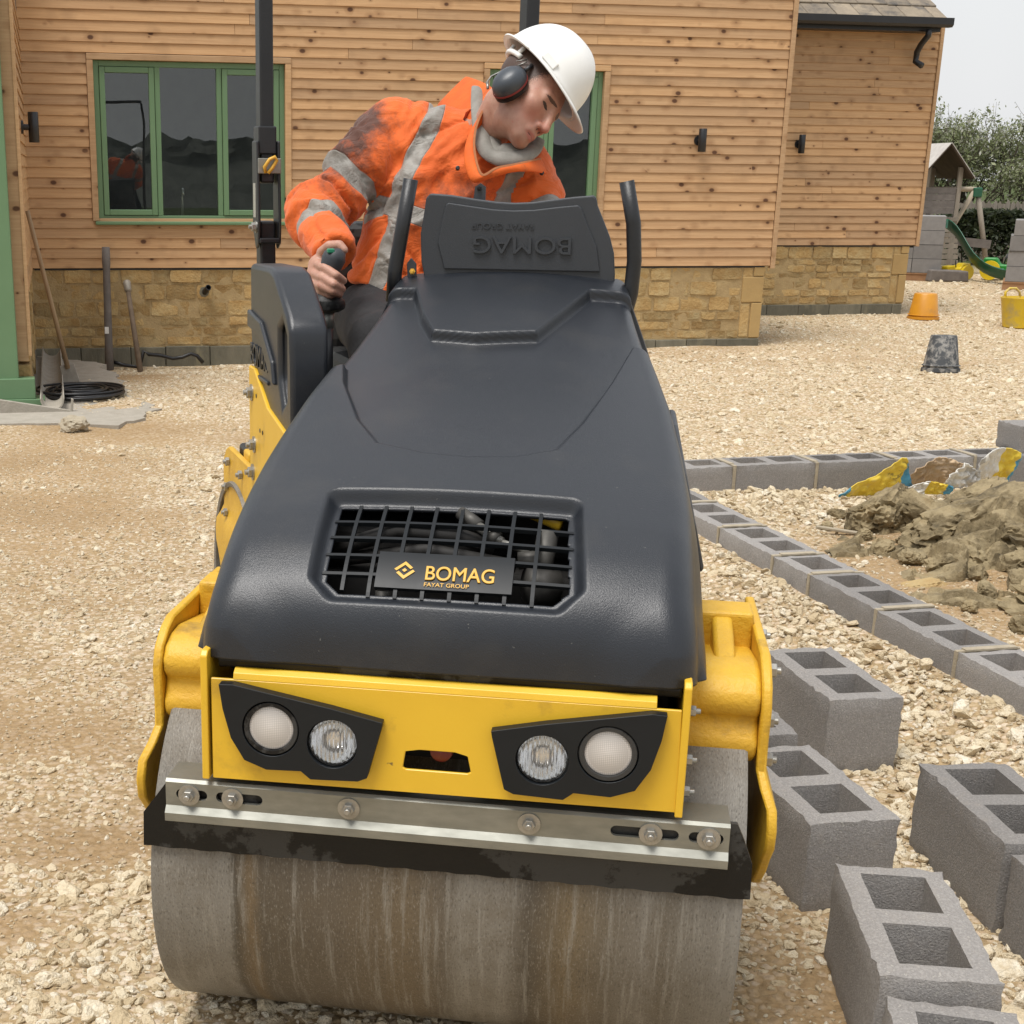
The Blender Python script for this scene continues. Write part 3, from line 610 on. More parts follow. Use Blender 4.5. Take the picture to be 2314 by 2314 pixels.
for k_ in (0, npf-1):
    for i in range(nx_): a = k_*m1+i; ff.append((a, a+1, a+1+npf*m1, a+npf*m1))
for k_ in range(npf-1):
    for i in (0, nx_): a = k_*m1+i; ff.append((a, a+m1, a+m1+npf*m1, a+npf*m1))
sp = MB().add(vv, ff); part(sp, 'scraper_rubber', 'rubber')
# front yellow panel
pan = MB().prism([(-.372, .765), (-.372, .59), (.381, .595), (.376, .765)], -.385, -.379, 'y')
slot = [(-.051, .663), (-.03, .667), (.03, .667), (.049, .662), (.055, .635), (.05, .632), (-.05, .632), (-.055, .635)]
pan = cutaway(part(pan, 'front_panel', 'frame_yellow'), [MB().prism(slot, -.45, -.3, 'y').o('cutter', 'rubber', roller)]+[MB().lathe([(.0395, -.1), (.0395, .1)], 40, Matrix.Translation((q_, -.38, .6735)) @ Matrix.Rotation(R(90), 4, 'X')).o('cutter', 'rubber', roller) for q_ in (-.1675, .1675)])
pan.modifiers.new('bevel', 'BEVEL').width = .0015
part(MB().prism([(-.379, .765), (-.385, .765), (-.382, .775), (-.372, .781), (-.25, .781), (-.25, .776), (-.372, .776), (-.379, .771)], -.335, .338, 'x'), 'panel_fold', 'frame_yellow', pan, bevel=.001)
part(MB().box((-.36, -.25, .60), (.36, -.245, .78)), 'backing_plate', 'engine_dark', pan)
autosmooth(part(MB().lathe([(.02, 0), (.018, .012), (.0, .02)], 16, Matrix.Translation((.005, -.36, .662)) @ Matrix.Rotation(R(90), 4, 'X')), 'marker_light', 'red_light', pan))
for s_ in (-1, 1):
    part(MB().prism([(-.388, .802), (-.390, .588), (-.33, .588), (-.22, .60), (.3, .60), (.3, .80), (-.38, .81)], s_*.377, s_*.389, 'x'), 'side_plate', 'frame_yellow', bevel=.002)
    for z_ in (.735, .655, .60): autosmooth(part(hexbolt(MB(), (s_*.389, -.31+.01*(z_ > .7), z_), 'x' if s_ > 0 else '-x', .009, .012, .013), 'bolt', 'bolt_steel'), 30)
# headlight pods
podL = [(-.354, .762), (-.331, .763), (-.259, .75), (-.17, .734), (-.086, .716), (-.088, .705), (-.11, .619), (-.125, .612), (-.203, .609), (-.219, .622), (-.276, .62), (-.313, .634), (-.335, .671), (-.348, .72)]
for s_ in (-1, 1):
    pts = [(x*(-1 if s_ > 0 else 1), z) for x, z in podL]
    lx, rx_ = (.1675*s_, .2685*s_)
    pod = MB().prism(pts, -.386, -.405, 'y')
    ct = [MB().lathe([(r_, -.1), (r_, .1)], 40, Matrix.Translation((x_, -.40, z_)) @ Matrix.Rotation(R(90), 4, 'X')).o('cutter', 'rubber', roller) for x_, z_, r_ in ((lx, .6735, .0415), (rx_, .6915, .047))]
    pod = cutaway(part(pod, 'headlight_pod', 'badge_black'), ct); bv = pod.modifiers.new('bevel', 'BEVEL'); bv.width = .006; bv.segments = 3; bv.limit_method = 'ANGLE'; bv.angle_limit = R(25)
    def T(x_, z_): return Matrix.Translation((x_, -.386, z_)) @ Matrix.Rotation(R(90), 4, 'X')
    autosmooth(part(MB().lathe([(.0465, 0), (.0465, .014), (.044, .018), (.038, .018), (.0365, .012), (.0365, .0)], 48, T(rx_, .6915), False), 'reflector_ring', 'rubber', pod))
    autosmooth(part(MB().lathe([(.0365, .006), (.0365, .013), (.03, .0155), (.0, .017)], 40, T(rx_, .6915), False), 'reflector_disc', 'reflector', pod))
    autosmooth(part(MB().lathe([(.0412, 0), (.0412, .012), (.0392, .013), (.0385, .0)], 40, T(lx, .6735), False), 'lamp_ring', 'rubber', pod))
    autosmooth(part(MB().lathe([(.0382, .0), (.03, -.018), (.012, -.03), (.006, -.031), (.006, -.012), (.0, -.011)], 40, T(lx, .6735), False), 'lamp_bowl', 'lamp_bowl', pod))
    n_ = 44; gv = []; gf_ = []
    for i in range(n_+1):
        x_ = -.0382+.0764*i/n_; hz = math.sqrt(max(.0382**2-x_*x_, 1e-8))
        for j in range(11):
            z_ = -hz+2*hz*j/10; gv.append((lx+x_, -.386-.006-.005*(1-(x_*x_+z_*z_)/.0382**2)-.0042*abs(math.sin(i*math.pi/4)), .6735+z_))
    for i in range(n_):
        for j in range(10): a = i*11+j; gf_.append((a, a+11, a+12, a+1))
    part(MB().add(gv, gf_), 'lamp_lens', 'lamp_lens', pod, True)
# drum brackets
def bracket(s_, rear):
    par = dict(rear=rear)
    fl = 1
    def Y(y): return y if not rear else 1.70-y-.85+.0
    rows = [(-.12, .785, .512), (-.165, .77, .512), (-.195, .745, .513), (-.207, .71, .514), (-.203, .65, .514), (-.202, .60, .515), (-.222, .575, .522), (-.248, .548, .533), (-.256, .515, .535), (-.25, .48, .535), (-.225, .45, .533), (-.19, .41, .533), (-.13, .36, .533), (-.06, .325, .533), (0, .315, .533)]
    vb = []; fb = []
    for i, (yf, z_, x_) in enumerate(rows):
        yb = .22 if z_ > .5 else .22*math.sqrt(max(0., 1-((.5-z_)/.19)**2))
        for t_ in (0, 1): vb += [(s_*(x_+.017*t_), Y(yf), z_), (s_*(x_+.017*t_), Y(max(yb, yf+.002)), z_)]
    for i in range(len(rows)-1):
        k = i*4
        fb += [(k, k+4, k+5, k+1), (k+2, k+3, k+7, k+6), (k, k+2, k+6, k+4), (k+1, k+5, k+7, k+3)]
    k = (len(rows)-1)*4; fb += [(0, 1, 3, 2), (k, k+2, k+3, k+1)]
    bm = MB().add(vb, fb); o = part(bm, 'drum_bracket', 'cast_yellow', rear=rear)
    if rear: o.scale = (.92, 1, 1)
    me = o.data; q = bmesh.new(); q.from_mesh(me); bmesh.ops.recalc_face_normals(q, faces=q.faces); q.to_mesh(me); q.free(); autosmooth(o, 38)
    bv = o.modifiers.new('bevel', 'BEVEL'); bv.width = .004; bv.segments = 2; bv.limit_method = 'ANGLE'; bv.angle_limit = R(50)
    pr = [(-.11, .765), (-.155, .762), (-.187, .748), (-.203, .725), (-.20, .70), (-.185, .685), (-.192, .665), (-.203, .645), (-.198, .622), (-.175, .606), (-.13, .602), (.05, .602), (.05, .74)]
    pr = [(Y(a), c_) for a, c_ in pr]
    t = MB().prism(pr, s_*.388, s_*.514, 'x').o('cross_tube', 'cast_yellow', o, bevel=.012, seg=4)
    q = bmesh.new(); q.from_mesh(t.data); bmesh.ops.recalc_face_normals(q, faces=q.faces); q.to_mesh(t.data); q.free(); autosmooth(t, 40)
    MB().box((s_*.388, Y(.03), .68), (s_*.513, Y(.11), .806)).o('cross_web', 'cast_yellow', o, bevel=.008, seg=3)
    q3 = MB().prism([(Y(-.15), .70), (Y(-.15), .752), (Y(-.1), .764), (Y(.035), .799), (Y(.035), .70)], s_*.440, s_*.476, 'x').o('cross_web', 'cast_yellow', o, bevel=.008, seg=3); autosmooth(q3, 40)
    for (y_, z_) in ((-.10, .745), (-.13, .665), (-.12, .59), (.1, .745)):
        autosmooth(hexbolt(MB(), (s_*(.530 if z_ > .6 else .535), Y(y_), z_), 'x' if s_ > 0 else '-x', .0125, .013, 0).o('bolt', 'bolt_steel', o), 30)
for s_ in (-1, 1): bracket(s_, False); bracket(s_, True)
# hood: a lofted shell
HS = np.array([(-0.378, 0.795, 0.4, 0.05), (-0.376, 0.84, 0.397, 0.05), (-0.365, 0.885, 0.394, 0.055), (-0.335, 0.93, 0.392, 0.06), (-0.28, 0.972, 0.39, 0.06), (-0.2, 1.012, 0.388, 0.055), (-0.1, 1.047, 0.386, 0.05), (0, 1.08, 0.38, 0.045), (0.1, 1.112, 0.37, 0.04), (0.25, 1.16, 0.352, 0.036), (0.4, 1.208, 0.325, 0.032), (0.5, 1.241, 0.305, 0.03), (0.6, 1.277, 0.288, 0.03), (0.7, 1.312, 0.272, 0.03), (0.78, 1.338, 0.262, 0.03), (0.82, 1.345, 0.258, 0.03)])
HD = np.r_[0, np.cumsum(np.hypot(np.diff(HS[:, 0]), np.diff(HS[:, 1])))]; HL = HD[-1]
_ss = np.linspace(0, HL, 700); _pr = np.stack([np.interp(_ss, HD, HS[:, k]) for k in range(4)], 1)
for _ in range(6):
    pad = np.vstack([_pr[:1]*2-_pr[1:13][::-1], _pr, _pr[-1:]*2-_pr[-13:-1][::-1]]); ker = np.hanning(25); ker /= ker.sum()
    _pr = np.stack([np.convolve(pad[:, k], ker, 'valid') for k in range(4)], 1)
def hprof(s): return [np.interp(s, _ss, _pr[:, k]) for k in range(4)]
_ty = np.gradient(_pr[:, 0], _ss); _tz = np.gradient(_pr[:, 1], _ss)
def hnorm(s): a, c_ = np.interp(s, _ss, _ty), np.interp(s, _ss, _tz); l = np.hypot(a, c_); return -c_/l, a/l
def hpt(x, s, off=0.):
    x = np.asarray(x, float); s = np.asarray(s, float); y, z, hw, r_ = hprof(s); ny, nz_ = hnorm(s); d = off-.02*(x/hw)**2
    return np.stack(np.broadcast_arrays(x, y+ny*d, z+nz_*d), -1)
def psdf(x, s, poly):
    p = np.stack(np.broadcast_arrays(x, s), -1); d = np.full(p.shape[:-1], 1e9); sg = np.ones(p.shape[:-1]); n = len(poly)
    for i in range(n):
        a, b0 = np.array(poly[i]), np.array(poly[i-1]); e = b0-a; w_ = p-a; q = w_-e*np.clip((w_ @ e)/(e @ e), 0, 1)[..., None]; d = np.minimum(d, (q*q).sum(-1))
        c1, c2, c3 = p[..., 1] >= a[1], p[..., 1] < b0[1], e[0]*w_[..., 1] > e[1]*w_[..., 0]; f_ = (c1 & c2 & c3) | (~c1 & ~c2 & ~c3); sg = np.where(f_, -sg, sg)
    return sg*np.sqrt(d)
GRILL = [(-.203, .357), (.181, .357), (.193, .162), (.170, .133), (-.176, .133), (-.199, .160)]
RECESS = [(-.5, 1.6), (-.5, 1.035), (-.318, 1.02), (-.28, .812), (-.224, .644), (-.172, .548), (-.08, .512), (0, .503), (.08, .512), (.15, .548), (.19, .66), (.235, .84), (.272, 1.02), (.5, 1.035), (.5, 1.6)]
STEP = [(-.4, 1.275), (-.265, 1.285), (-.205, 1.27), (-.17, 1.13), (-.138, 1.045), (-.045, 1.027), (.08, 1.048), (.125, 1.15), (.178, 1.278), (.235, 1.285), (.4, 1.27), (.4, 1.6), (-.4, 1.6)]
def hfeat(x, s):
    g = psdf(x, s, GRILL); d = -.026*sstep(.028, .006, g)
    r_ = psdf(x, s, RECESS); d = d-(.005+.019*sstep(.55, .95, s))*sstep(.004, -.005, r_)
    st_ = psdf(x, s, STEP); d = d+.024*sstep(.0045, -.0045, st_)
    ch = s-(.075+(np.abs(x)-.24)*1.0); d = d+.09*(np.clip(-ch, 0, .13)+.006*np.exp(-(ch/.012)**2))*sstep(.20, .30, np.abs(x))
    return d, g
ns = 440; sv = np.linspace(0, HL, ns); NF, NC, NS = 230, 12, 12
fl = np.linspace(-1, 1, NF)
PT = np.zeros((ns, NF+2*(NC+NS), 3)); GM = np.full((ns, NF+2*(NC+NS)), 1.)
for i, s in enumerate(sv):
    y, z, hw, r_ = [float(q) for q in hprof(s)]; ny, nz_ = [float(q) for q in hnorm(s)]
    xf = fl*(hw-r_); d, g = hfeat(xf, np.full(NF, s)); P = hpt(xf, np.full(NF, s), d); PT[i, NC+NS:NC+NS+NF] = P; GM[i, NC+NS:NC+NS+NF] = g
    for sg in (-1, 1):
        e0 = P[-1] if sg > 0 else P[0]; row = []
        for k in range(1, NC+1):
            t_ = k/NC*math.pi/2; dn = r_*(1-math.cos(t_)); row.append((sg*(hw-r_+r_*math.sin(t_)), e0[1]-ny*dn, e0[2]-nz_*dn))
        q0 = row[-1]; f_ = s/HL; E = (sg*(.404+.02*f_), -.30+1.12*f_**.9, .795+.05*max(0, f_-.6))
        for k in range(1, NS+1):
            t_ = k/NS; bow = .012*math.sin(t_*math.pi); row.append((q0[0]+(E[0]-q0[0])*t_+sg*bow, q0[1]+(E[1]-q0[1])*t_, q0[2]+(E[2]-q0[2])*t_))
        if sg > 0: PT[i, NC+NS+NF:] = row
        else: PT[i, :NC+NS] = row[::-1]
nc = PT.shape[1]; ids = np.arange(ns*nc).reshape(ns, nc)
hf = np.stack([ids[:-1, :-1], ids[:-1, 1:], ids[1:, 1:], ids[1:, :-1]], -1).reshape(-1, 4)
gm4 = (GM[:-1, :-1]+GM[1:, 1:]+GM[1:, :-1]+GM[:-1, 1:]).reshape(-1)/4; hf = hf[gm4 > 0]
hood = obj('hood', fast_mesh('hood', PT.reshape(-1, 3), hf, 'hood_plastic', True), roller)
sh_ = hood.modifiers.new('shell', 'SOLIDIFY'); sh_.thickness = .006; sh_.offset = -1
def strip(x0, s0, x1, s1, wd, off, dp, n=24):      # a bar lying on the hood surface
    t = np.linspace(0, 1, n); xs = x0+(x1-x0)*t; ss = s0+(s1-s0)*t; dx, ds = x1-x0, s1-s0; l = math.hypot(dx, ds); px, ps = -ds/l*wd/2, dx/l*wd/2
    c_ = [hpt(xs+px, ss+ps, off), hpt(xs-px, ss-ps, off), hpt(xs-px, ss-ps, off-dp), hpt(xs+px, ss+ps, off-dp)]
    v = [p for q in range(n) for p in (c_[0][q], c_[1][q], c_[2][q], c_[3][q])]
    f = [(q*4+a, q*4+(a+1) % 4, q*4+4+(a+1) % 4, q*4+4+a) for q in range(n-1) for a in range(4)] + [(0, 1, 2, 3), (n*4-1, n*4-2, n*4-3, n*4-4)]
    return MB().add(v, f)
PL = (-.117, .103, .147, .227)
for k in range(8):
    x_ = -.170+.0437*k
    lo = .127 if abs(x_+.01) < .16 else .14
    if PL[0] < x_ < PL[1]: strip(x_, lo, x_, PL[2], .0062, -.0235, .008, 4).o('grille_bar', 'badge_black', hood); strip(x_, PL[3], x_, .363, .0062, -.0235, .008, 12).o('grille_bar', 'badge_black', hood)
    else: strip(x_, lo, x_, .363, .0062, -.0235, .008).o('grille_bar', 'badge_black', hood)
for s_ in (.178, .222, .267, .312):
    a, c_ = -.207, .194
    if s_ < PL[3]: strip(a, s_, PL[0], s_, .0062, -.0238, .008, 8).o('grille_bar', 'badge_black', hood); strip(PL[1], s_, c_, s_, .0062, -.0238, .008, 8).o('grille_bar', 'badge_black', hood)
    else: strip(a, s_, c_, s_, .0062, -.0238, .008).o('grille_bar', 'badge_black', hood)
badge = strip((PL[0]+PL[1])/2, PL[2], (PL[0]+PL[1])/2, PL[3], PL[1]-PL[0], -.019, .010, 20).o('badge_plate', 'badge_black', hood)
def onhood(me, x0, s0, off):
    bm = bmesh.new(); bm.from_mesh(me); bmesh.ops.triangulate(bm, faces=bm.faces)
    for v_ in bm.verts:
        p = hpt(x0+v_.co.x, s0+v_.co.y, off+v_.co.z); v_.co = p
    bm.to_mesh(me); bm.free(); return me
def fit(txt, w_, h_, mat, bold=.0, ext=0.):
    me = text_mesh(txt, 1., mat, bold, ext); c_ = np.array([v_.co[:] for v_ in me.vertices]); lo, hi = c_.min(0), c_.max(0)
    for v_ in me.vertices: v_.co.x = (v_.co.x-lo[0])/(hi[0]-lo[0])*w_; v_.co.y = (v_.co.y-lo[1])/(hi[1]-lo[1])*h_; v_.co.z *= h_/(hi[1]-lo[1])
    return me
obj('lettering', onhood(fit('BOMAG', .111, .031, 'badge_yellow', .022), -.037, .1655, -.0185), badge.parent); bpy.data.objects['lettering'].parent = hood
obj('lettering', onhood(fit('FAYAT GROUP', .072, .0085, 'badge_yellow', .012), -.037, .1525, -.0185), hood)
lg = MB(); d_ = .0192
def dia(pts): k = len(lg.v); lg.v += [(p[0], p[1], 0) for p in pts]; lg.f.append(tuple(range(k, k+len(pts))))
w_ = .0085; r2 = lambda u_, v_: ((u_-v_)*.7071, (u_+v_)*.7071)
h_ = .0135
dia([r2(-h_, -h_), r2(h_-.003, -h_), r2(h_-.003, -h_+w_*.62), r2(-h_+w_*.62, -h_+w_*.62), r2(-h_+w_*.62, h_-.0085), r2(-h_, h_-.0085)][::-1])
dia([r2(h_, h_), r2(-h_+.003, h_), r2(-h_+.003, h_-w_*.62), r2(h_-w_*.62, h_-w_*.62), r2(h_-w_*.62, -h_+.0085), r2(h_, -h_+.0085)][::-1])
dia([r2(-.003, -.003), r2(.003, -.003), r2(.003, .003), r2(-.003, .003)][::-1])
obj('emblem', onhood(lg.me('emblem', 'badge_yellow'), -.0715, .185, -.0184), hood)
# lower seal, engine bay, hoses behind the grille
part(MB().prism([(-.372, .795), (-.366, .778), (.05, .778), (.05, .80)], -.365, .375, 'x'), 'hood_seal', 'rubber', bevel=.004)
part(MB().box((-.365, -.20, .60), (.365, -.19, .80)).box((-.36, -.1, .8), (.36, .75, .86)).box((-.33, .0, .86), (.33, .01, 1.02)), 'engine_bay', 'engine_dark')
part(MB().box((-.38, .05, .45), (.38, .82, .78)), 'front_frame', 'frame_yellow', bevel=.01)
eng = part(MB().box((-.30, -.16, .82), (.30, .0, .90)).box((-.24, -.12, .9), (.05, .0, .97)), 'engine_block', 'engine_dark', bevel=.015)
def hose(P, r_, mat): MB().tube(P, r_, 12).o('hose', mat, eng, True)
hose([(-.22, -.16, .93), (-.10, -.17, .975), (.0, -.17, .97), (.06, -.16, .95)], .014, 'engine_dark'); hose([(-.22, -.15, .91), (-.05, -.18, .945), (.1, -.2, .93)], .012, 'engine_dark')
hose([(.0, -.13, 1.0), (.035, -.16, .985)], .012, 'engine_grey'); hose([(.03, -.16, .987), (.075, -.18, .965)], .0085, 'bolt_steel'); hose([(.07, -.18, .967), (.12, -.19, .953)], .0055, 'bolt_steel'); hose([(.055, -.172, .975), (.068, -.178, .968)], .013, 'engine_grey')
hose([(.105, -.20, .94), (.14, -.20, .945)], .015, 'engine_grey'); hose([(.14, -.2, .9), (.15, -.17, .985)], .018, 'engine_grey'); hose([(.12, -.22, .905), (.17, -.2, .90)], .03, 'engine_grey')
hose([(-.115, -.24, .86), (-.115, -.235, .885)], .013, 'engine_grey'); hose([(-.115, -.235, .885), (-.115, -.23, .9)], .010, 'bolt_steel'); hose([(-.115, -.23, .9), (-.113, -.22, .93)], .013, 'engine_dark')
hose([(.12, -.10, 1.0), (.17, -.12, .985)], .012, 'frame_yellow')
# side vents
for s_ in (-1, 1):
    vp = [(.30, .80), (.42, .80), (.72, .84), (.74, 1.0), (.70, 1.07), (.60, 1.05), (.42, .98), (.30, .9)]
    M = Matrix.Rotation(R(-14*s_), 4, 'Y'); o = MB().prism(vp, s_*.0, s_*.02, 'x', Matrix.Translation((s_*.415, 0, .82)) @ M @ Matrix.Translation((0, 0, -.82))).o('side_vent', 'hood_plastic', roller, bevel=.012, seg=3)
# instrument flap, hinged open with upside-down lettering
fo = [(-.19, 1.30), (-.203, 1.36), (-.206, 1.42), (-.199, 1.467), (-.195, 1.498), (-.186, 1.507), (-.14, 1.504), (-.09, 1.497), (-.04, 1.491), (0, 1.489), (.04, 1.491), (.075, 1.496), (.13, 1.503), (.172, 1.507), (.178, 1.502), (.182, 1.485), (.196, 1.455), (.212, 1.42), (.223, 1.385), (.228, 1.34), (.228, 1.29)]
flap = part(MB().prism(fo, .83, .80, 'y'), 'instrument_flap', 'flap_plastic', bevel=.006, seg=3)
fi = [(-.150, 1.345), (-.166, 1.40), (-.158, 1.45), (-.15, 1.483), (-.145, 1.488), (-.1, 1.482), (-.045, 1.475), (0, 1.473), (.045, 1.475), (.1, 1.482), (.14, 1.486), (.148, 1.48), (.165, 1.44), (.185, 1.40), (.195, 1.345)]
MB().prism(fi, .80, .7945, 'y').o('flap_panel', 'flap_plastic', flap, bevel=.005, seg=3)
for t_, x_, z_, w_, h_ in (('BOMAG', .129, 1.417, .215, .036), ('FAYAT GROUP', .046, 1.4455, .137, .0125)):
    me = fit(t_, w_, h_, 'flap_plastic', .0, .12)
    for v_ in me.vertices: v_.co = (x_-v_.co.x, .7945-abs(v_.co.z)*1.0 if v_.co.z > 0 else .797, z_-v_.co.y)
    me.flip_normals(); o = obj('lettering', me, flap); bv = o.modifiers.new('bevel', 'BEVEL'); bv.width = .0012; bv.limit_method = 'ANGLE'
MB().prism([(-.093, 1.49), (-.066, 1.49), (-.066, 1.522), (-.078, 1.53), (-.09, 1.522)], .835, .829, 'y').o('latch_tab', 'flap_plastic', flap)
autosmooth(MB().lathe([(.005, 0), (.005, .004), (0, .005)], 12, Matrix.Translation((-.08, .828, 1.518)) @ Matrix.Rotation(R(90), 4, 'X')).o('latch_hole', 'rubber', flap))
MB().prism([(-.212, 1.30), (-.232, 1.30), (-.236, 1.355), (-.226, 1.368), (-.214, 1.355)], .80, .806, 'y').o('hinge_bracket', 'flap_plastic', flap, bevel=.002)
autosmooth(hexbolt(MB(), (-.222, .80, 1.338), '-y', .007, .006, .0).o('hinge_bolt', 'badge_yellow', flap))
part(MB().box((-.2, .83, 1.0), (.21, .98, 1.36)), 'console', 'badge_black', bevel=.02)
part(MB().tube([(-.266, .80, 1.27), (-.262, .80, 1.34), (-.249, .80, 1.42), (-.23, .80, 1.537)], .0165, 14), 'grab_handle', 'black_steel', smooth=True)
part(MB().tube([(.238, .80, 1.20), (.254, .80, 1.25), (.265, .80, 1.30), (.268, .80, 1.37), (.261, .80, 1.45), (.241, .80, 1.537)], .0165, 14), 'grab_handle', 'black_steel', smooth=True)
# ---- rear half (articulated 25 degrees)
def rp(mb, name, mat, parent=None, smooth=False, **k): return part(mb, name, mat, parent, smooth, rear=parent is None, **k)
rp(MB().box((-.46, -.05, .72), (.46, .95, .80)), 'platform', 'black_steel', bevel=.01)
rp(MB().box((-.38, .1, .45), (.38, 1.1, .74)), 'rear_frame', 'frame_yellow', bevel=.01)
rp(MB().box((-.12, -.25, .4), (.12, .12, .62)), 'articulation_joint', 'black_steel', bevel=.03)
rp(MB().box((-.24, .42, .98), (.24, .92, 1.08)), 'seat', 'rubber', bevel=.04, seg=3); rp(MB().box((-.23, .86, 1.06), (.23, .95, 1.42)), 'backrest', 'rubber', bevel=.04, seg=3); rp(MB().box((-.18, .45, .78), (.18, .9, .99)), 'seat_base', 'black_steel', bevel=.01)
tk = [(.27, 1.345), (.05, 1.35), (.0, 1.34), (-.13, 1.262), (-.155, 1.235), (-.16, 1.20), (-.165, .985), (-.13, .955), (.05, 1.0), (.22, 1.07), (.26, 1.13), (.275, 1.2)]
tank = MB().prism(tk, -.552, -.468, 'x'); tank = rp(tank, 'water_tank', 'hood_plastic')
hole = [(-.128, 1.215), (-.085, 1.25), (-.04, 1.225), (-.04, 1.12), (-.075, 1.06), (-.128, 1.09)]
ct = MB().prism(hole, -.60, -.528, 'x').o('cutter', 'rubber', roller); ct.location = tank.location; ct.rotation_euler = tank.rotation_euler
cutaway(tank, [ct]); bv = tank.modifiers.new('bevel', 'BEVEL'); bv.width = .012; bv.segments = 4; bv.limit_method = 'ANGLE'; bv.angle_limit = R(30); autosmooth(tank, 60)
MB().prism([(.27, 1.24), (.12, 1.225), (.0, 1.15), (-.02, 1.1), (.0, 1.1), (.14, 1.19), (.27, 1.20)], -.561, -.549, 'x').o('tank_rib', 'hood_plastic', tank, bevel=.005, seg=3)
me = fit('BOMAG', .2, .05, 'hood_plastic', .0, .1)
for v_ in me.vertices: v_.co = (-.552-(.004 if v_.co.z > 0 else -.002), .26-v_.co.x, 1.115+v_.co.y)
obj('lettering', me, tank)
MB().box((-.557, .06, 1.088), (-.548, .262, 1.098)).o('tank_rib', 'hood_plastic', tank, bevel=.003)
bp_ = rp(MB().prism([(.26, 1.11), (.20, 1.11), (.05, 1.04), (-.16, 1.01), (-.16, .78), (.26, .78)], -.560, -.548, 'x'), 'side_plate', 'frame_yellow', bevel=.003)
for y_, z_ in ((.225, 1.05), (.2, .93), (.22, .86)): autosmooth(hexbolt(MB(), (-.560, y_, z_), '-x', .013, .012, .02).o('bolt', 'bolt_steel', bp_), 30)
for y_, z_ in ((.17, 1.05), (.13, .975), (.10, .975)): MB().lathe([(.005, 0), (.005, .001), (0, .001)], 10, Matrix.Translation((-.5602, y_, z_)) @ Matrix.Rotation(R(-90), 4, 'Y')).o('plate_hole', 'rubber', bp_)
# roll bar posts with fold-down hinge
def rops(sx, z0, hinge):
    px = sx*.374+(-.006 if sx < 0 else 0); py = .924
    o = rp(MB().box((px-.019, py-.031, 1.52 if hinge else z0), (px+.019, py+.031, 2.45)), 'roll_bar_post', 'black_steel', bevel=.006, seg=3)
    if hinge:
        MB().box((px-.025, py-.037, 1.595), (px+.025, py+.037, 1.668)).o('hinge_sleeve', 'black_steel', o, bevel=.004)
        for s2 in (-1, 1): MB().prism([(py-.045, 1.63), (py+.02, 1.63), (py+.02, 1.40), (py-.02, 1.345), (py-.05, 1.36), (py-.058, 1.42)], px+s2*.033, px+s2*.025, 'x').o('hinge_cheek', 'black_steel', o, bevel=.004)
        MB().box((px-.028, py-.056, 1.362), (px+.028, py-.046, 1.376)).o('hinge_cheek', 'black_steel', o, bevel=.003)
        MB().box((px-.022, py-.03, .8), (px+.022, py+.03, 1.42)).o('lower_post', 'black_steel', o, bevel=.006)
        MB().box((px-.032, py-.060, 1.545), (px+.032, py-.054, 1.585)).o('pin_plate', 'galvanised', o, bevel=.002)
        MB().tube([(px-.012, py-.062, 1.548), (px-.016, py-.068, 1.562), (px-.002, py-.07, 1.582), (px+.012, py-.072, 1.588), (px+.018, py-.070, 1.58), (px+.006, py-.068, 1.56), (px-.006, py-.066, 1.546)], .005, 8).o('lynch_pin', 'badge_yellow', o, True)
        MB().box((px-.0345, py-.03, 1.43), (px-.0335, py+.0, 1.52)).o('decal', 'reflector', o)
        autosmooth(hexbolt(MB(), (px-.033, py-.03, 1.405), '-x', .012, .012, .016).o('bolt', 'bolt_steel', o), 30)
    else:
        MB().box((px-.021, py-.033, .8), (px+.021, py+.033, z0)).o('lower_post', 'black_steel', o, bevel=.006)
rops(-1, 1.4, True); rops(1, 1.5, False)
rp(MB().box((-.38, .895, 2.45), (.38, .953, 2.49)), 'roll_bar_top', 'black_steel', bevel=.008)
# travel lever the operator holds
jo = rp(MB().tube([(-.37, .285, .80), (-.368, .29, 1.05), (-.366, .295, 1.19)], .022, 12), 'travel_lever', 'black_steel', smooth=True)
MB().tube([(-.366, .295, 1.18), (-.362, .298, 1.235)], .021, 14).o('lever_sleeve', 'galvanised', jo, True)
autosmooth(MB().lathe([(.03, 1.228), (.044, 1.236), (.046, 1.246), (.044, 1.256), (.03, 1.266), (.022, 1.285)], 24, Matrix.Translation((-.36, .3, 0))).o('lever_boot', 'rubber', jo))
gr_ = MB().tube([(-.358, .302, 1.275), (-.354, .304, 1.31), (-.348, .304, 1.335), (-.342, .303, 1.352), (-.339, .302, 1.368), (-.339, .302, 1.376)], [.021, .022, .026, .029, .025, .014], 18).o('lever_grip', 'flap_plastic', jo, True)
m_ = newmat('switch_green'); m_[2].inputs['Base Color'].default_value = (.02, .22, .12, 1); m_[2].inputs['Roughness'].default_value = .4
MB().box((-.362, .279, 1.366), (-.345, .296, 1.377)).o('lever_switch', 'switch_green', jo, bevel=.003)
# ------------------------------------------------------------------ operator
BP = {'SR': (0.093, 4.043, 1.661), 'SL': (0.457, 4.057, 1.534), 'NB': (0.323, 4.024, 1.634), 'PEL': (0.136, 4.018, 1.172), 'ER': (-0.107, 3.892, 1.441), 'WR': (-0.054, 3.678, 1.359), 'EL': (0.512, 3.92, 1.363), 'WL': (0.427, 3.627, 1.263), 'HEAD': (0.425, 3.921, 1.737), 'HELM': (0.463, 3.955, 1.781), 'KR': (0.06, 3.60, 1.15), 'KL': (0.224, 3.444, 1.178), 'FR': (0.06, 3.43, 0.857), 'FL': (0.186, 3.299, 0.879), 'HIPR': (0.042, 3.967, 1.176), 'HIPL': (0.227, 3.967, 1.178), 'DIRT': (0.02, 3.995, 1.674), 'DIRT2': (-0.045, 3.904, 1.583), 'DIRT3': (0.2, 3.844, 1.455)}
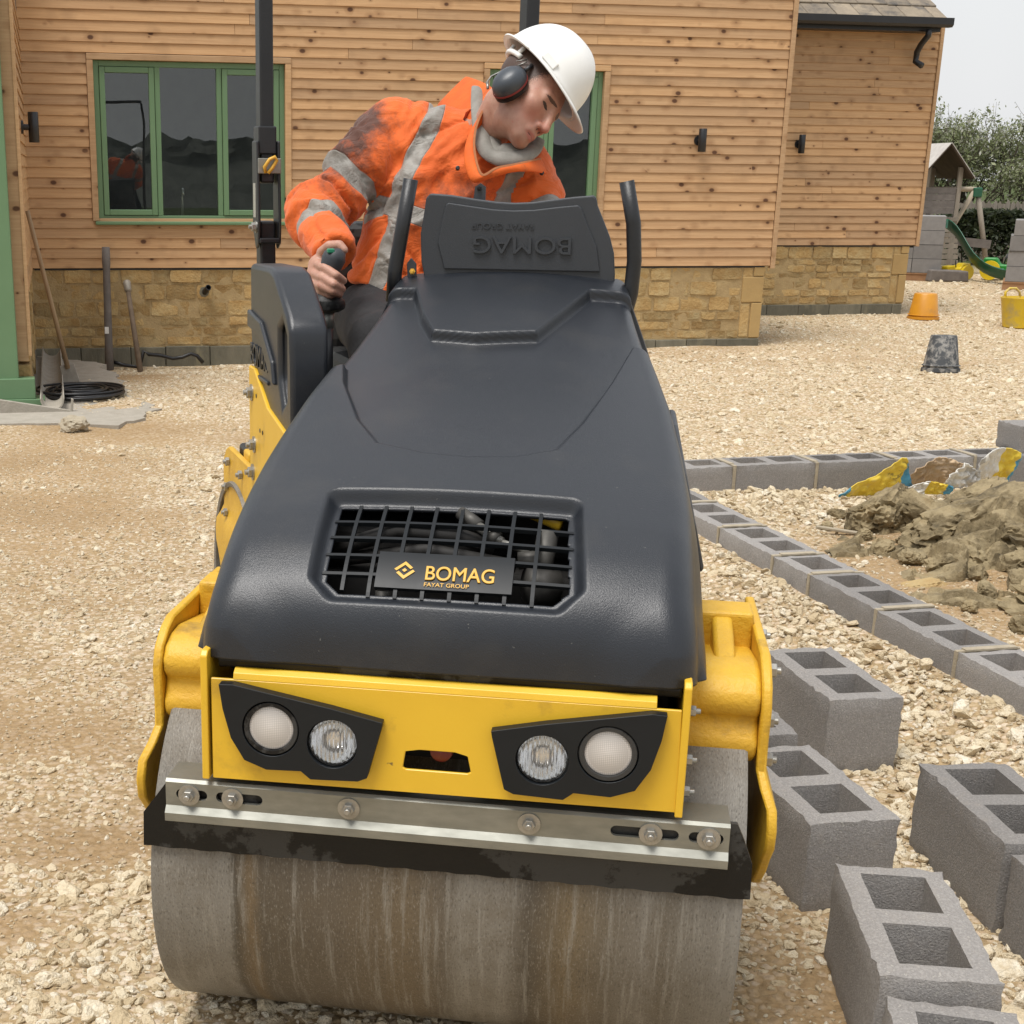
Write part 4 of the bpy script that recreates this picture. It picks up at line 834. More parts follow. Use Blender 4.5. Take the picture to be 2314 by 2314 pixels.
COLT = [(0.297, 4.213, 1.804), (0.338, 4.091, 1.78), (0.374, 3.975, 1.743), (0.331, 3.935, 1.716), (0.304, 3.889, 1.669), (0.295, 3.847, 1.617), (0.303, 3.81, 1.566), (0.317, 3.793, 1.546), (0.35, 3.804, 1.563), (0.391, 3.817, 1.571), (0.432, 3.85, 1.579), (0.474, 3.926, 1.587)]
COLO = [(0.215, 4.19, 1.725), (0.25, 4.05, 1.675), (0.288, 3.92, 1.638), (0.292, 3.893, 1.647), (0.272, 3.864, 1.621), (0.26, 3.837, 1.585), (0.265, 3.814, 1.547), (0.284, 3.801, 1.521), (0.325, 3.798, 1.527), (0.382, 3.809, 1.545), (0.438, 3.83, 1.545), (0.497, 3.91, 1.535)]
HOOD = [(0.314, 4.246, 1.808), (0.32, 4.073, 1.758), (0.315, 3.984, 1.704), (0.318, 3.915, 1.651), (0.329, 3.869, 1.604), (0.364, 3.847, 1.586), (0.412, 3.854, 1.59), (0.451, 3.902, 1.609), (0.472, 3.994, 1.638)]
F1 = [(-0.095, 3.629, 1.336), (-0.075, 3.569, 1.328), (-0.047, 3.543, 1.312), (-0.029, 3.561, 1.301)]
F2 = [(-0.102, 3.622, 1.314), (-0.08, 3.562, 1.306), (-0.052, 3.536, 1.291), (-0.032, 3.555, 1.282)]
F3 = [(-0.103, 3.616, 1.294), (-0.083, 3.556, 1.286), (-0.054, 3.537, 1.275), (-0.038, 3.556, 1.269)]
F4 = [(-0.099, 3.611, 1.278), (-0.083, 3.562, 1.272), (-0.062, 3.549, 1.264), (-0.048, 3.564, 1.261)]
TH = [(-0.082, 3.643, 1.348), (-0.064, 3.617, 1.365), (-0.04, 3.607, 1.368), (-0.028, 3.599, 1.357)]
PALM = [(-0.057, 3.676, 1.354), (-0.086, 3.644, 1.333), (-0.092, 3.633, 1.283)]
GRIP = [(-0.045, 3.596, 1.33), (-0.068, 3.575, 1.263)]
for k_ in list(BP): BP[k_] = np.array(BP[k_])
cX, cU, cT = np.array([1., .0026, .0085]), np.array([-.0089, .2955, .9553]), np.array([0, -.9553, .2955])      # right, up, towards the viewer's side
def arr(*r): return np.array(r, float)
al = R(27)
hF = math.cos(al)*(.70*cX-.714*cU)+math.sin(al)*cT; hU = .714*cX+.70*cU; hU -= hF*(hU @ hF); hU /= np.linalg.norm(hU); hR = np.cross(hF, hU)
HM = np.stack([hR, hF, hU], 1)          # columns: his right, forward, up
def hl(P): return (P-BP['HEAD']) @ HM
def hw(q): return BP['HEAD']+HM @ np.array(q)
def head_sdf(P):
    q = hl(P); X = q.copy(); X[:, 0] = np.abs(X[:, 0])
    d = ell(q, (0, -.012, .045), (.076, .098, .078))
    d = smin(d, ell(q, (0, .042, -.012), (.062, .056, .072)), .03)
    d = smin(d, ell(q, (0, .045, -.066), (.050, .048, .042)), .028)
    d = smin(d, cap(X, (.055, .004, -.045), (.02, .078, -.092), .016, .016), .022)
    d = smin(d, sphere(q, (0, .083, -.096), .019), .018)
    d = smin(d, sphere(X, (.044, .062, -.020), .023), .022)
    d = smin(d, cap(X, (.0, .091, .026), (.042, .078, .022), .011, .010), .014)
    d = smax(d, -ell(X, (.033, .104, .003), (.019, .018, .013)), .010)
    d = smin(d, sphere(X, (.032, .0765, .001), .0125), .004)
    d = smin(d, cap(X, (.018, .0885, .009), (.047, .080, .006), .0042, .0045), .005)
    d = smin(d, cap(q, (0, .092, .018), (0, .116, -.036), .0078, .0115), .012)
    d = smin(d, sphere(X, (.0125, .103, -.042), .0085), .008)
    d = smax(d, -sphere(X, (.0075, .108, -.0525), .0042), .004)
    d = smin(d, ell(X, (.0, .094, -.066), (.024, .012, .012)), .014)
    d = smin(d, cap(X, (0, .1045, -.069), (.020, .094, -.073), .0048, .003), .005)
    d = smin(d, cap(X, (0, .1025, -.080), (.017, .093, -.077), .0058, .0035), .005)
    d = smax(d, -cap(X, (0, .111, -.0748), (.022, .098, -.0755), .0022), .003)
    d = smin(d, ell(X, (.078, -.004, -.005), (.012, .02, .032)), .008)
    return d
def chain(P, pts, rs):
    d = None
    for a, b_, ra, rb in zip(pts[:-1], pts[1:], rs[:-1], rs[1:]):
        e = cap(P, a, b_, ra, rb); d = e if d is None else np.minimum(d, e)
    return d
FING = [(F1, (.0115, .0112, .0105, .009)), (F2, (.0118, .0115, .0108, .0092)), (F3, (.0113, .011, .0102, .0088)), (F4, (.010, .0095, .0088, .0078))]
FG = []
for pts, rs in FING:
    p = [np.array(q) for q in pts]; p[1] = p[1]+cT*.014; p[2] = p[2]+cT*.016; p[3] = p[3]+cT*.004; FG.append((p, rs))
def hand_sdf(P):
    W_ = np.array(PALM[0]); d = cap(P, W_, PALM[1], .027, .026); kn = [q[0] for q, _ in FG]
    for a in range(3): d = smin(d, cap(P, kn[a]-cT*.008, kn[a+1]-cT*.008, .0155), .012)
    for a in (0, 3): d = smin(d, cap(P, PALM[1], kn[a]-cT*.01, .022, .0155), .014)
    for p, rs in FG: d = smin(d, chain(P, p, rs), .004)
    th = [np.array(q)+cT*.012+cU*.012 for q in TH]; d = smin(d, chain(P, th, (.0145, .0128, .0118, .0098)), .006)
    return d
SHM = (BP['SR']+BP['SL'])/2; aS = BP['SL']-BP['SR']; aS /= np.linalg.norm(aS); aD = BP['PEL']-SHM; aD -= aS*(aD @ aS); aD /= np.linalg.norm(aD); aF = -np.cross(aS, aD)
aF = aF if aF[1] < 0 else -aF
def body_sdf(P):
    d = head_sdf(P)
    nk0 = hw((0, -.022, -.05)); d = smin(d, cap(P, nk0, BP['NB']+aF*.03+aS*.01, .056, .05), .022)
    d = smin(d, cap(P, hw((.02, .03, -.08)), BP['NB']+aF*.03, .022, .02), .03)
    d = smin(d, cap(P, BP['SR']+aS*.08, BP['SL']-aS*.08, .045), .03); d = smin(d, cap(P, SHM, BP['PEL'], .1), .04)
    d = smin(d, cap(P, BP['SR'], BP['ER'], .048, .042), .03); d = smin(d, cap(P, BP['ER'], BP['WR'], .04, .028), .02); d = smin(d, cap(P, BP['SL'], BP['EL'], .048, .04), .03)
    return smin(d, hand_sdf(P), .012)
V, F_ = nets(body_sdf, (-.17, 3.48, 1.1), (.62, 4.2, 1.88), .0040)
q = hl(V); xa = np.abs(q[:, 0])
hair = np.where((q[:, 2] > .012+.5*np.clip(q[:, 1]-.035, 0, 1)) & (q[:, 1] < .062), 1., 0.)*1
hair = np.clip(((.045-q[:, 1])*18 + (q[:, 2]-.0)*9)*np.clip((q[:, 2]+.045)*40, 0, 1), 0, 1)*(np.abs(q[:, 0]) > .03)*(q[:, 2] > -.05)*(q[:, 2] < .2)
far = np.linalg.norm(V-BP['HEAD'], axis=1) > .2
hair[far] = 0
eye_and_shade = np.clip(1.15-np.sqrt(((xa-.033)/.0155)**2+((q[:, 2]+.001-.08*(xa-.033))/.0044)**2), 0, 1)*(q[:, 1] > .06)*2; eye_and_shade = np.maximum(eye_and_shade, np.clip(1-np.abs(q[:, 2]+.0752)/.0026, 0, 1)*(xa < .021)*(q[:, 1] > .085)*.55); eye_and_shade = np.maximum(eye_and_shade, np.clip(1.4-np.linalg.norm(np.stack([xa-.0075, q[:, 1]-.108, q[:, 2]+.0525], 1), axis=1)/.005, 0, 1)); eye_and_shade[far] = 0  # dark eye line, plus shade of nostrils and mouth parting painted into the colour
brow = np.clip(1.25-np.sqrt(((xa-.031)/.022)**2+((q[:, 2]-.0195-(xa-.031)*-.12)/.0042)**2), 0, 1)*(q[:, 1] > .06)*1.6; brow[far] = 0
lip = np.clip(1.25-np.sqrt((q[:, 0]/.024)**2+((q[:, 2]+.075)/.0095)**2), 0, 1)*(q[:, 1] > .08)*2; lip[far] = 0
blush = np.exp(-(((xa-.04)/.022)**2+((q[:, 2]+.04)/.028)**2))*(q[:, 1] > .03)+np.exp(-((q[:, 2]+.042)**2+(xa)**2)/.016**2)*(q[:, 1] > .09); blush[far] = 0
stub = np.exp(-((q[:, 2]+.085)/.03)**2)*(q[:, 1] > .0)*(q[:, 2] > -.14); stub[far] = 0
me = fast_mesh('person', V, F_, None, True)
for nm, a in (('hair', hair), ('eye_and_shade', eye_and_shade), ('brow', brow), ('lip', lip), ('blush', blush), ('stub', stub)): attr(me, nm, np.clip(a, 0, 1))
m, nt, b = newmat('skin'); v = N(nt, 'TexCoord').outputs['Object']; A = lambda s: N(nt, 'Attribute', attribute_name=s).outputs['Fac']
n1 = N(nt, 'TexNoise', {'Vector': v, 'Scale': 55., 'Detail': 6., 'Roughness': .65}); n2 = N(nt, 'TexNoise', {'Vector': v, 'Scale': 420., 'Detail': 2.})
col = ramp(nt, n1.outputs['Fac'], [(.3, (.50, .285, .205)), (.7, (.40, .195, .135))])
col = mix(nt, mth(nt, 'MULTIPLY', A('blush'), .65), col, (.47, .17, .125)); col = mix(nt, mth(nt, 'MULTIPLY', A('stub'), .35), col, (.24, .135, .10)); col = mix(nt, mth(nt, 'MULTIPLY', A('lip'), .75), col, (.40, .125, .105))
col = mix(nt, ramp(nt, n1.outputs['Fac'], [(.66, 0.), (.74, .6)]), col, (.42, .12, .08))
hr = ramp(nt, mth(nt, 'ADD', A('hair'), mth(nt, 'MULTIPLY', mth(nt, 'SUBTRACT', n2.outputs['Fac'], .5), .7)), [(.3, 0.), (.6, .92)]); col = mix(nt, hr, col, (.035, .020, .013))
col = mix(nt, ramp(nt, mth(nt, 'ADD', A('brow'), mth(nt, 'MULTIPLY', mth(nt, 'SUBTRACT', n2.outputs['Fac'], .5), .5)), [(.3, 0.), (.55, .85)]), col, (.035, .02, .014)); col = mix(nt, ramp(nt, A('eye_and_shade'), [(.25, 0.), (.5, .95)]), col, (.022, .015, .013))
nt.links.new(col, b.inputs['Base Color']); b.inputs['Roughness'].default_value = .5; b.inputs['Subsurface Weight'].default_value = .12; b.inputs['Subsurface Radius'].default_value = (.008, .003, .0015); b.inputs['Subsurface Scale'].default_value = .5
bp = N(nt, 'Bump', {'Height': mth(nt, 'ADD', n1.outputs['Fac'], n2.outputs['Fac']), 'Strength': .5, 'Distance': .0011}); nt.links.new(bp.outputs[0], b.inputs['Normal'])
me.materials.append(MATS['skin'])
person = obj('person', me, label='person in a dirty orange jacket leaning over the roller lever, looking down', cat='person')
# jacket
arm = [(BP['SR'], BP['ER'], .077, .069), (BP['ER'], BP['WR'], .066, .050)]
def tor(P):
    r_ = P-SHM; a, d_, f_ = r_ @ aS, r_ @ aD, r_ @ aF
    w_ = np.interp(d_, [-.08, 0, .1, .2, .3, .42], [.12, .165, .185, .18, .172, .175]); p_ = np.interp(d_, [-.08, 0, .1, .2, .3, .42], [.085, .115, .135, .138, .135, .135])
    k = np.sqrt((a/w_)**2+((f_-.015)/p_)**2)+1e-6; t = (k-1)*np.minimum(w_, p_)*1.1
    return smax(smax(t, -.075-d_, .05), d_-.405, .01), a, d_, f_
def jac_sdf(P):
    t, a, d_, f_ = tor(P)
    d = smin(t, cap(P, BP['SR']+aS*.03, BP['SL']-aS*.03, .082), .05)
    sl = smin(cap(P, *arm[0]), cap(P, *arm[1]), .02); d = smin(d, sl, .035)
    d = smin(d, smin(cap(P, BP['SL'], BP['EL'], .084, .072), cap(P, BP['EL'], BP['WL'], .07, .055), .02), .035)
    d = smin(d, cap(P, SHM+aF*.02, BP['NB']-aF*.0, .1, .085), .04)
    cut = cap(P, hw((0, -.03, -.03)), BP['NB']+aF*.03-aD*.03, .06, .058); d = smax(d, -cut, .012)
    wr = (P-BP['WR']) @ ((BP['WR']-BP['ER'])/np.linalg.norm(BP['WR']-BP['ER'])); near = np.linalg.norm(P-BP['WR'], axis=1) < .12
    d = np.where(near, np.maximum(d, wr-.004), d)
    return d
V, F_ = nets(jac_sdf, (-.27, 3.45, 1.08), (.72, 4.32, 1.85), .0062)
def along(P, a, b_): e = b_-a; L = np.linalg.norm(e); t = ((P-a) @ e)/L; return t, L, np.linalg.norm(P-a-np.clip(t/L, 0, 1)[:, None]*e, axis=1)
t1, L1, d1 = along(V, BP['SR'], BP['ER']); t2, L2, d2 = along(V, BP['ER'], BP['WR']); t3, L3, d3 = along(V, BP['SL'], BP['EL'])
tt, a, dd, f_ = tor(V)
me = fast_mesh('jacket', V, F_, None, True); nrm = vnormals(me)
on1 = (d1 < .098) & (d1 < np.abs(tt)+.15) & (t1 > .02); arm1 = sstep(.03, .10, t1)*(d1 < .11); elb = np.exp(-(np.linalg.norm(V-BP['ER'], axis=1)/.11)**2); pit = np.exp(-(np.linalg.norm(V-(BP['SR']+aD*.12+aS*.05+aF*.05), axis=1)/.13)**2)
def ridge(x, y, z, s): return 1-np.abs(fbm(x, y, z, s=s, o=2))*2.4
wx = .04*fbm(V[:, 0]*9, V[:, 1]*9, V[:, 2]*9, s=1); wy = .04*fbm(V[:, 0]*9+7, V[:, 1]*9, V[:, 2]*9, s=2)
Ld = (V-SHM)
c1 = Ld @ aS+wx; c2 = Ld @ aD+wy; c3 = Ld @ aF
fold = .015*ridge(c1*11+c2*6, c2*3.5-c1*2, c3*6, 41)+.006*ridge(c1*26+c2*9, c2*11, c3*15, 43)
u1 = t1+wx*1.4; u2 = (V-BP['SR']) @ aF; fold_arm = .015*ridge(u1*14+u2*11, u2*8, c1*6, 51)+.006*ridge(u1*34, u2*18, c1*12, 52)
am = np.clip(arm1+elb*.8, 0, 1); disp = fold*(1-am)+fold_arm*am; disp = disp*(1+.6*elb+.5*pit)-.009
rim = np.exp(-(np.abs(np.linalg.norm(V-BP['WR'], axis=1)-.05)/.02)**2)
fe = np.exp(-(((c2-.02-.9*np.abs(c1+.02))/.028)**2))*(c3 > .02); disp = disp+.010*fe*np.exp(-((c1+.02)/.14)**2)
nl = fbm(c1*7.5+c2*5.5+3, c2*2.2-c1*1.2, c3*3.5, s=61, o=2); nl2 = fbm(c1*5-c2*7+9, c2*3+c1*3, c3*4, s=62, o=2); na = fbm(u1*9+u2*7, u2*5, c1*4, s=63, o=2)
cre = np.exp(-(nl/.045)**2)*.8+np.exp(-(nl2/.04)**2)*.5; crea = np.exp(-(na/.06)**2)*1.1
disp = disp-.02*(cre*(1-am)+crea*am)*(.6+.5*fbm(V[:, 0]*6, V[:, 1]*6, V[:, 2]*6, s=64, o=2))
V = V+nrm*disp[:, None]
me.vertices.foreach_set('co', V.astype(np.float32).ravel()); me.update()
bs = np.full(len(V), -1.)
bs = np.maximum(bs, np.where((d1 < .13) & (t1 > .06), .023-np.abs(t1-.67*L1+.03*np.sin(c3*18)), -1)); bs = np.maximum(bs, np.where((d2 < .12) & (t2 > .0), .018-np.abs(t2-.36*L2), -1))
notarm = ((d1 > .088) | (t1 < .05)) & ((d3 > .09) | (t3 < .05))
bs = np.maximum(bs, np.where(notarm, .021-np.abs(a+.112+.01*np.sin(dd*14)), -1)); bs = np.maximum(bs, np.where(notarm, .025-np.abs(a-.14), -1))
bs = np.maximum(bs, np.where(notarm & (tt < .03), .022-np.abs(dd-.195), -1)); bs = np.maximum(bs, np.where((d3 < .13) & (t3 > .06), .027-np.abs(t3-.6*L3), -1))
attr(me, 'band', bs)
dirt = 1.05*np.exp(-(np.linalg.norm((V-BP['DIRT'])*[1, .6, 1], axis=1)/.08)**2)+.85*np.exp(-(np.linalg.norm((V-BP['DIRT2'])*[1, .6, 1], axis=1)/.085)**2)+.55*np.exp(-(np.linalg.norm(V-BP['DIRT3'], axis=1)/.13)**2)+.35*np.exp(-(((c2-.1)/.1)**2+((c1-.08)/.12)**2))*(c3 > 0)+.4*np.exp(-(np.linalg.norm(V-BP['ER'], axis=1)/.09)**2)
attr(me, 'dirt', dirt)
m, nt, b = newmat('hi_vis'); v = N(nt, 'TexCoord').outputs['Object']; A = lambda s: N(nt, 'Attribute', attribute_name=s).outputs['Fac']
n1 = N(nt, 'TexNoise', {'Vector': v, 'Scale': 26., 'Detail': 8., 'Roughness': .7}); n2 = N(nt, 'TexNoise', {'Vector': v, 'Scale': 6., 'Detail': 5.}); n3 = N(nt, 'TexNoise', {'Vector': v, 'Scale': 900., 'Detail': 1.})
org = ramp(nt, n2.outputs['Fac'], [(.3, (.74, .135, .012)), (.7, (.64, .105, .011))]); org = mix(nt, ramp(nt, n1.outputs['Fac'], [(.5, 0.), (.8, .35)]), org, (.36, .085, .02))
dm = ramp(nt, mth(nt, 'ADD', mth(nt, 'MULTIPLY', A('dirt'), .95), mth(nt, 'MULTIPLY', mth(nt, 'SUBTRACT', n1.outputs['Fac'], .55), 1.5)), [(.22, 0.), (.85, .93)]); org = mix(nt, dm, org, (.045, .026, .020))
slv = mix(nt, ramp(nt, n1.outputs['Fac'], [(.4, 0.), (.7, .8)]), (.29, .275, .245), (.17, .155, .13)); slv = mix(nt, mth(nt, 'MULTIPLY', dm, .5), slv, (.08, .065, .05))
bm_ = ramp(nt, mth(nt, 'MULTIPLY_ADD', A('band'), 40., .5), [(.46, 0.), (.54, 1.)]); nt.links.new(mix(nt, bm_, org, slv), b.inputs['Base Color'])
nt.links.new(mth(nt, 'MULTIPLY_ADD', bm_, -.3, .78), b.inputs['Roughness']); b.inputs['Sheen Weight'].default_value = .15
edge = ramp(nt, mth(nt, 'ABSOLUTE', mth(nt, 'MULTIPLY', A('band'), 60.)), [(0., 1.), (.14, 0.)])
wr_ = N(nt, 'TexNoise', {'Vector': N(nt, 'Mapping', {'Vector': v, 'Rotation': (.3, .5, .6), 'Scale': (9., 20., 13.)}).outputs[0], 'Scale': 1., 'Detail': 4., 'Roughness': .5, 'Distortion': 1.2}); rdg = mth(nt, 'ABSOLUTE', mth(nt, 'SUBTRACT', wr_.outputs['Fac'], .5)); bp0 = N(nt, 'Bump', {'Height': rdg, 'Strength': .7, 'Distance': .018})
bp = N(nt, 'Bump', {'Height': mth(nt, 'ADD', mth(nt, 'MULTIPLY', n3.outputs['Fac'], .25), mth(nt, 'SUBTRACT', n1.outputs['Fac'], edge)), 'Strength': .6, 'Distance': .003, 'Normal': bp0.outputs[0]}); nt.links.new(bp.outputs[0], b.inputs['Normal'])
me.materials.append(MATS['hi_vis']); jacket = obj('jacket', me, person)
def sheet(top, bot, th, name, mat, parent, k=6, n=5, puff=.006):
    T = np.array(top); B = np.array(bot); s = np.linspace(0, len(T)-1, (len(T)-1)*k+1)
    def cr(Q):
        o_ = []
        for t in s:
            i = min(int(t), len(Q)-2); u = t-i; p0, p1, p2, p3 = Q[max(i-1, 0)], Q[i], Q[i+1], Q[min(i+2, len(Q)-1)]
            o_.append(.5*((2*p1)+(-p0+p2)*u+(2*p0-5*p1+4*p2-p3)*u*u+(-p0+3*p1-3*p2+p3)*u**3))
        return np.array(o_)
    Tc, Bc = cr(T), cr(B); rows_ = [Tc*(1-j/n)+Bc*j/n+cT*puff*math.sin(math.pi*j/n) for j in range(n+1)]; m_ = len(s); v = np.concatenate(rows_)
    f = [(j*m_+i, j*m_+i+1, (j+1)*m_+i+1, (j+1)*m_+i) for j in range(n) for i in range(m_-1)]
    o = obj(name, fast_mesh(name, v, np.array(f), mat, True), parent); sd_ = o.modifiers.new('cloth', 'SOLIDIFY'); sd_.thickness = th; sd_.offset = 0; sb = o.modifiers.new('sub', 'SUBSURF'); sb.levels = sb.render_levels = 1
    return o, Tc
pm('hi_vis_plain', (.74, .135, .012), (.60, .10, .012), 18, .78, .05, bump=.002, bscale=70, c3=(.12, .05, .025), s3=16, f3=(.58, .8))
pm('hoodie', (.30, .285, .255), (.22, .21, .185), 30, .95, .03, bump=.002, bscale=400)
pm('zip_teeth', (.62, .27, .12), (.5, .22, .1), 90, .5)
pm('trousers', (.018, .018, .020), (.028, .027, .028), 25, .9, .05, bump=.003, bscale=80)
CT_, CO_ = np.array(COLT), np.array(COLO); CO_[3:] = CT_[3:]*.3+CO_[3:]*.7
col_, Tc = sheet(CT_, CO_, .007, 'collar', 'hi_vis_plain', person)
zt = MB()
for i in range(len(Tc)*3-3):
    p = Tc[i//3]*(1-(i % 3)/3)+Tc[min(i//3+1, len(Tc)-1)]*(i % 3)/3
    if i > 34: zt.box(tuple(p+cT*.004-[.0028, .0025, .002]), tuple(p+cT*.004+[.0028, .0025, .002]))
zt.o('zip', 'zip_teeth', person)
hp_ = [np.array(q) for q in HOOD]; hp_[0] = hp_[0]*.45+hp_[1]*.55+np.array([.012, .02, -.012]); hp_ = np.array(hp_); tg = np.gradient(hp_, axis=0); pp_ = np.cross(tg, np.array(cT)[None]); pp_ /= np.linalg.norm(pp_, axis=1)[:, None]
sheet(hp_+pp_*.02+cT*.0, hp_-pp_*.022-cT*.014, .010, 'hoodie', 'hoodie', person, puff=.016); sheet(hp_[1:]+pp_[1:]*.008-cT*.02, hp_[1:]-pp_[1:]*.05-cT*.035, .01, 'hoodie', 'hoodie', person, puff=.02)
for c_ in ((.255, 3.835, 1.563), (.247, 3.85, 1.485), (.475, 3.893, 1.553)):
    M = Matrix.Translation(c_) @ Vector((0, -.96, .29)).to_track_quat('Z', 'Y').to_matrix().to_4x4(); autosmooth(MB().lathe([(.0055, -.004), (.0055, .002), (.003, .0035), (0, .003)], 14, M).o('press_stud', 'black_steel', person))
V, F_ = nets(lambda P: smin(smin(smin(cap(P, BP['HIPR'], BP['KR'], .092, .07), cap(P, BP['HIPL'], BP['KL'], .092, .07), .03), ell(P, BP['PEL']-[0, 0, .0], (.17, .14, .12)), .05), smin(cap(P, BP['KR'], BP['FR'], .07, .05), cap(P, BP['KL'], BP['FL'], .07, .05), .01), .02), (-.2, 3.15, .78), (.42, 4.25, 1.36), .011)
me = fast_mesh('trousers', V, F_, None, True); nn = vnormals(me); V = V+nn*(.007*ridge(V[:, 0]*14, V[:, 1]*9, V[:, 2]*14, 77))[:, None]; me.vertices.foreach_set('co', V.astype(np.float32).ravel()); me.update(); me.materials.append(MATS['trousers']); obj('trousers', me, person)
# hard hat
pm('hat_white', (.80, .80, .78), (.76, .76, .73), 7, .34, .06, bump=.0003, bscale=200, c3=(.66, .64, .58), s3=6, f3=(.6, .85))
gF = math.cos(al*.9)*(.596*cX-.803*cU)+math.sin(al*.9)*cT; gU = .803*cX+.596*cU+.10*cT; gU -= gF*(gU @ gF); gU /= np.linalg.norm(gU); gR = np.cross(gF, gU); GMx = np.stack([gR, gF, gU], 1)
Mg = Matrix([list(GMx[i])+[BP['HELM'][i]] for i in range(3)]+[[0, 0, 0, 1]])
hat = empty('hard_hat', label='white hard hat tilted forward on the operator\'s head', cat='hard hat'); hat.matrix_world = Mg
hv = []; hf = []; nu, nvv = 72, 22
for j in range(nvv+1):
    e = j/nvv*math.pi/2
    for i in range(nu):
        t = 2*math.pi*i/nu; c_, s_ = math.cos(t), math.sin(t); rx_, ry_ = .108, .132
        fl_ = 1+.05*max(0, 1-e*6)**2; rr = math.cos(e)**.86
        rg = 1+.022*math.exp(-((s_*math.cos(e)*rx_*0+c_*rr*rx_)/.02)**2)*math.sin(e)**.5*(1 if e > .35 else 0)
        hv.append((c_*rr*rx_*fl_, s_*rr*ry_*fl_, .004+.138*math.sin(e)**.95*rg))
for j in range(nvv):
    for i in range(nu): a = j*nu+i; b0 = j*nu+(i+1) % nu; hf.append((a, b0, b0+nu, a+nu))
shl = MB().add(hv, hf).o('hat_shell', 'hat_white', hat, True); sdm = shl.modifiers.new('t', 'SOLIDIFY'); sdm.thickness = .003; sdm.offset = -1
bv_ = []; bf_ = []
for i in range(nu+1):
    t = 2*math.pi*i/nu; c_, s_ = math.cos(t), math.sin(t); pk = max(0, s_)**2.2
    wd_ = .010+.046*pk; x0, y0 = c_*.1125, s_*.1375; l = math.hypot(c_/.108, s_/.132); nx__, ny__ = (c_/.108)/l, (s_/.132)/l
    for k_ in range(5): u = k_/4; bv_.append((x0+nx__*wd_*u*(1-.5*pk), y0+ny__*wd_*u+.0*pk, .006-.012*pk*u*u-.003*u))
for i in range(nu):
    for k_ in range(4): a = i*5+k_; bf_.append((a, a+5, a+6, a+1))
br = MB().add(bv_, bf_).o('hat_brim', 'hat_white', hat, True); sdm = br.modifiers.new('t', 'SOLIDIFY'); sdm.thickness = .004; sdm.offset = 0
Ms = Matrix.Translation((.104, .062, .03)) @ Matrix.Rotation(R(58), 4, 'Z') @ Matrix.Rotation(R(8), 4, 'X')
MB().box((-.022, -.004, -.008), (.022, .004, .012), Matrix.Translation((.101, .052, .022)) @ Matrix.Rotation(R(-66), 4, 'Z') @ Matrix.Rotation(R(0), 4, 'X')).o('accessory_slot', 'hat_white', hat, bevel=.002)
hb = MB(); hb.tube([(.09*math.cos(t), -.005+.10*math.sin(t), -.016) for t in np.linspace(R(-170), R(-10), 24)], .007, 8);
for t in (R(-20), R(-60), R(-120), R(-160)): hb.tube([(.09*math.cos(t), -.005+.10*math.sin(t), -.016), (.095*math.cos(t), .108*math.sin(t), .006)], .006, 6)
hb.o('hat_harness', 'hat_white', hat, True)
# ear defenders
pm('muff_grey', (.055, .065, .078), (.042, .05, .06), 12, .38, .06, bump=.0004, bscale=200, c3=(.085, .09, .095), s3=25)
pm('muff_red', (.22, .02, .014), (.18, .016, .012), 12, .55); pm('mark_red', (.48, .085, .05), (.4, .07, .04), 60, .6)
mc = hw((.098, -.006, -.014))-cU*.026; mr = (hR*.96-hF*.22+hU*.12); mr /= np.linalg.norm(mr); mu_ = hU-mr*(hU @ mr); mu_ /= np.linalg.norm(mu_); mf = np.cross(mu_, mr)
Mm = Matrix([[mf[i], mu_[i], mr[i], mc[i]] for i in range(3)]+[[0, 0, 0, 1]])
muff = empty('ear_defenders', label='dark grey ear defender with a red ring clipped to the white hard hat', cat='ear defenders'); muff.matrix_world = Mm
Sx = Matrix.Diagonal((.84, 1.08, 1, 1))
autosmooth(MB().lathe([(.043, .0), (.0445, .006), (.0435, .014), (.038, .026), (.028, .034), (.014, .0385), (.0, .039)], 36, Sx, False).o('ear_cup', 'muff_grey', muff), 60)
autosmooth(MB().lathe([(.0440, -.005), (.0455, -.003), (.0455, -.0005), (.044, .001)], 36, Sx, False).o('red_ring', 'muff_red', muff), 60)
autosmooth(MB().lathe([(.036, -.022), (.043, -.018), (.044, -.008), (.042, -.004)], 36, Sx, False).o('ear_cushion', 'rubber', muff), 60)
mk = MB()
for x_, y_, r_ in ((-.016, .012, .006), (-.006, .013, .006), (-.012, .003, .006), (-.004, .004, .005), (-.008, -.005, .004)):
    z_ = .0345-.010*((x_/.036)**2+(y_/.045)**2)
    mk.lathe([(r_, 0), (r_*.8, .0022), (0, .0025)], 10, Matrix.Translation((x_, y_, z_)))
mk.o('printed_mark', 'mark_red', muff)
MB().tube([(.0, .05, .006), (-.006, .075, .0), (-.02, .085, -.01)], .0055, 8).tube([(-.012, .048, .01), (.004, .03, .02)], .005, 8).o('hat_clip', 'black_steel', muff, True)
MB().tube([(-.03, -.045, .012), (-.05, -.03, .014), (-.062, -.01, .01), (-.058, .025, .004), (-.062, .04, 0)], .0022, 6).tube([(-.045, .06, .01), (-.022, .078, .012), (-.015, .07, .012), (-.025, .05, .012)], .002, 6).tube([(-.03, -.046, .012), (-.048, -.032, .014)], .0036, 6).o('spring_wire', 'bolt_steel', muff, True)
MB().box((-.062, .012, -.03), (-.044, .068, -.005)).o('far_pad', 'rubber', muff, bevel=.008)
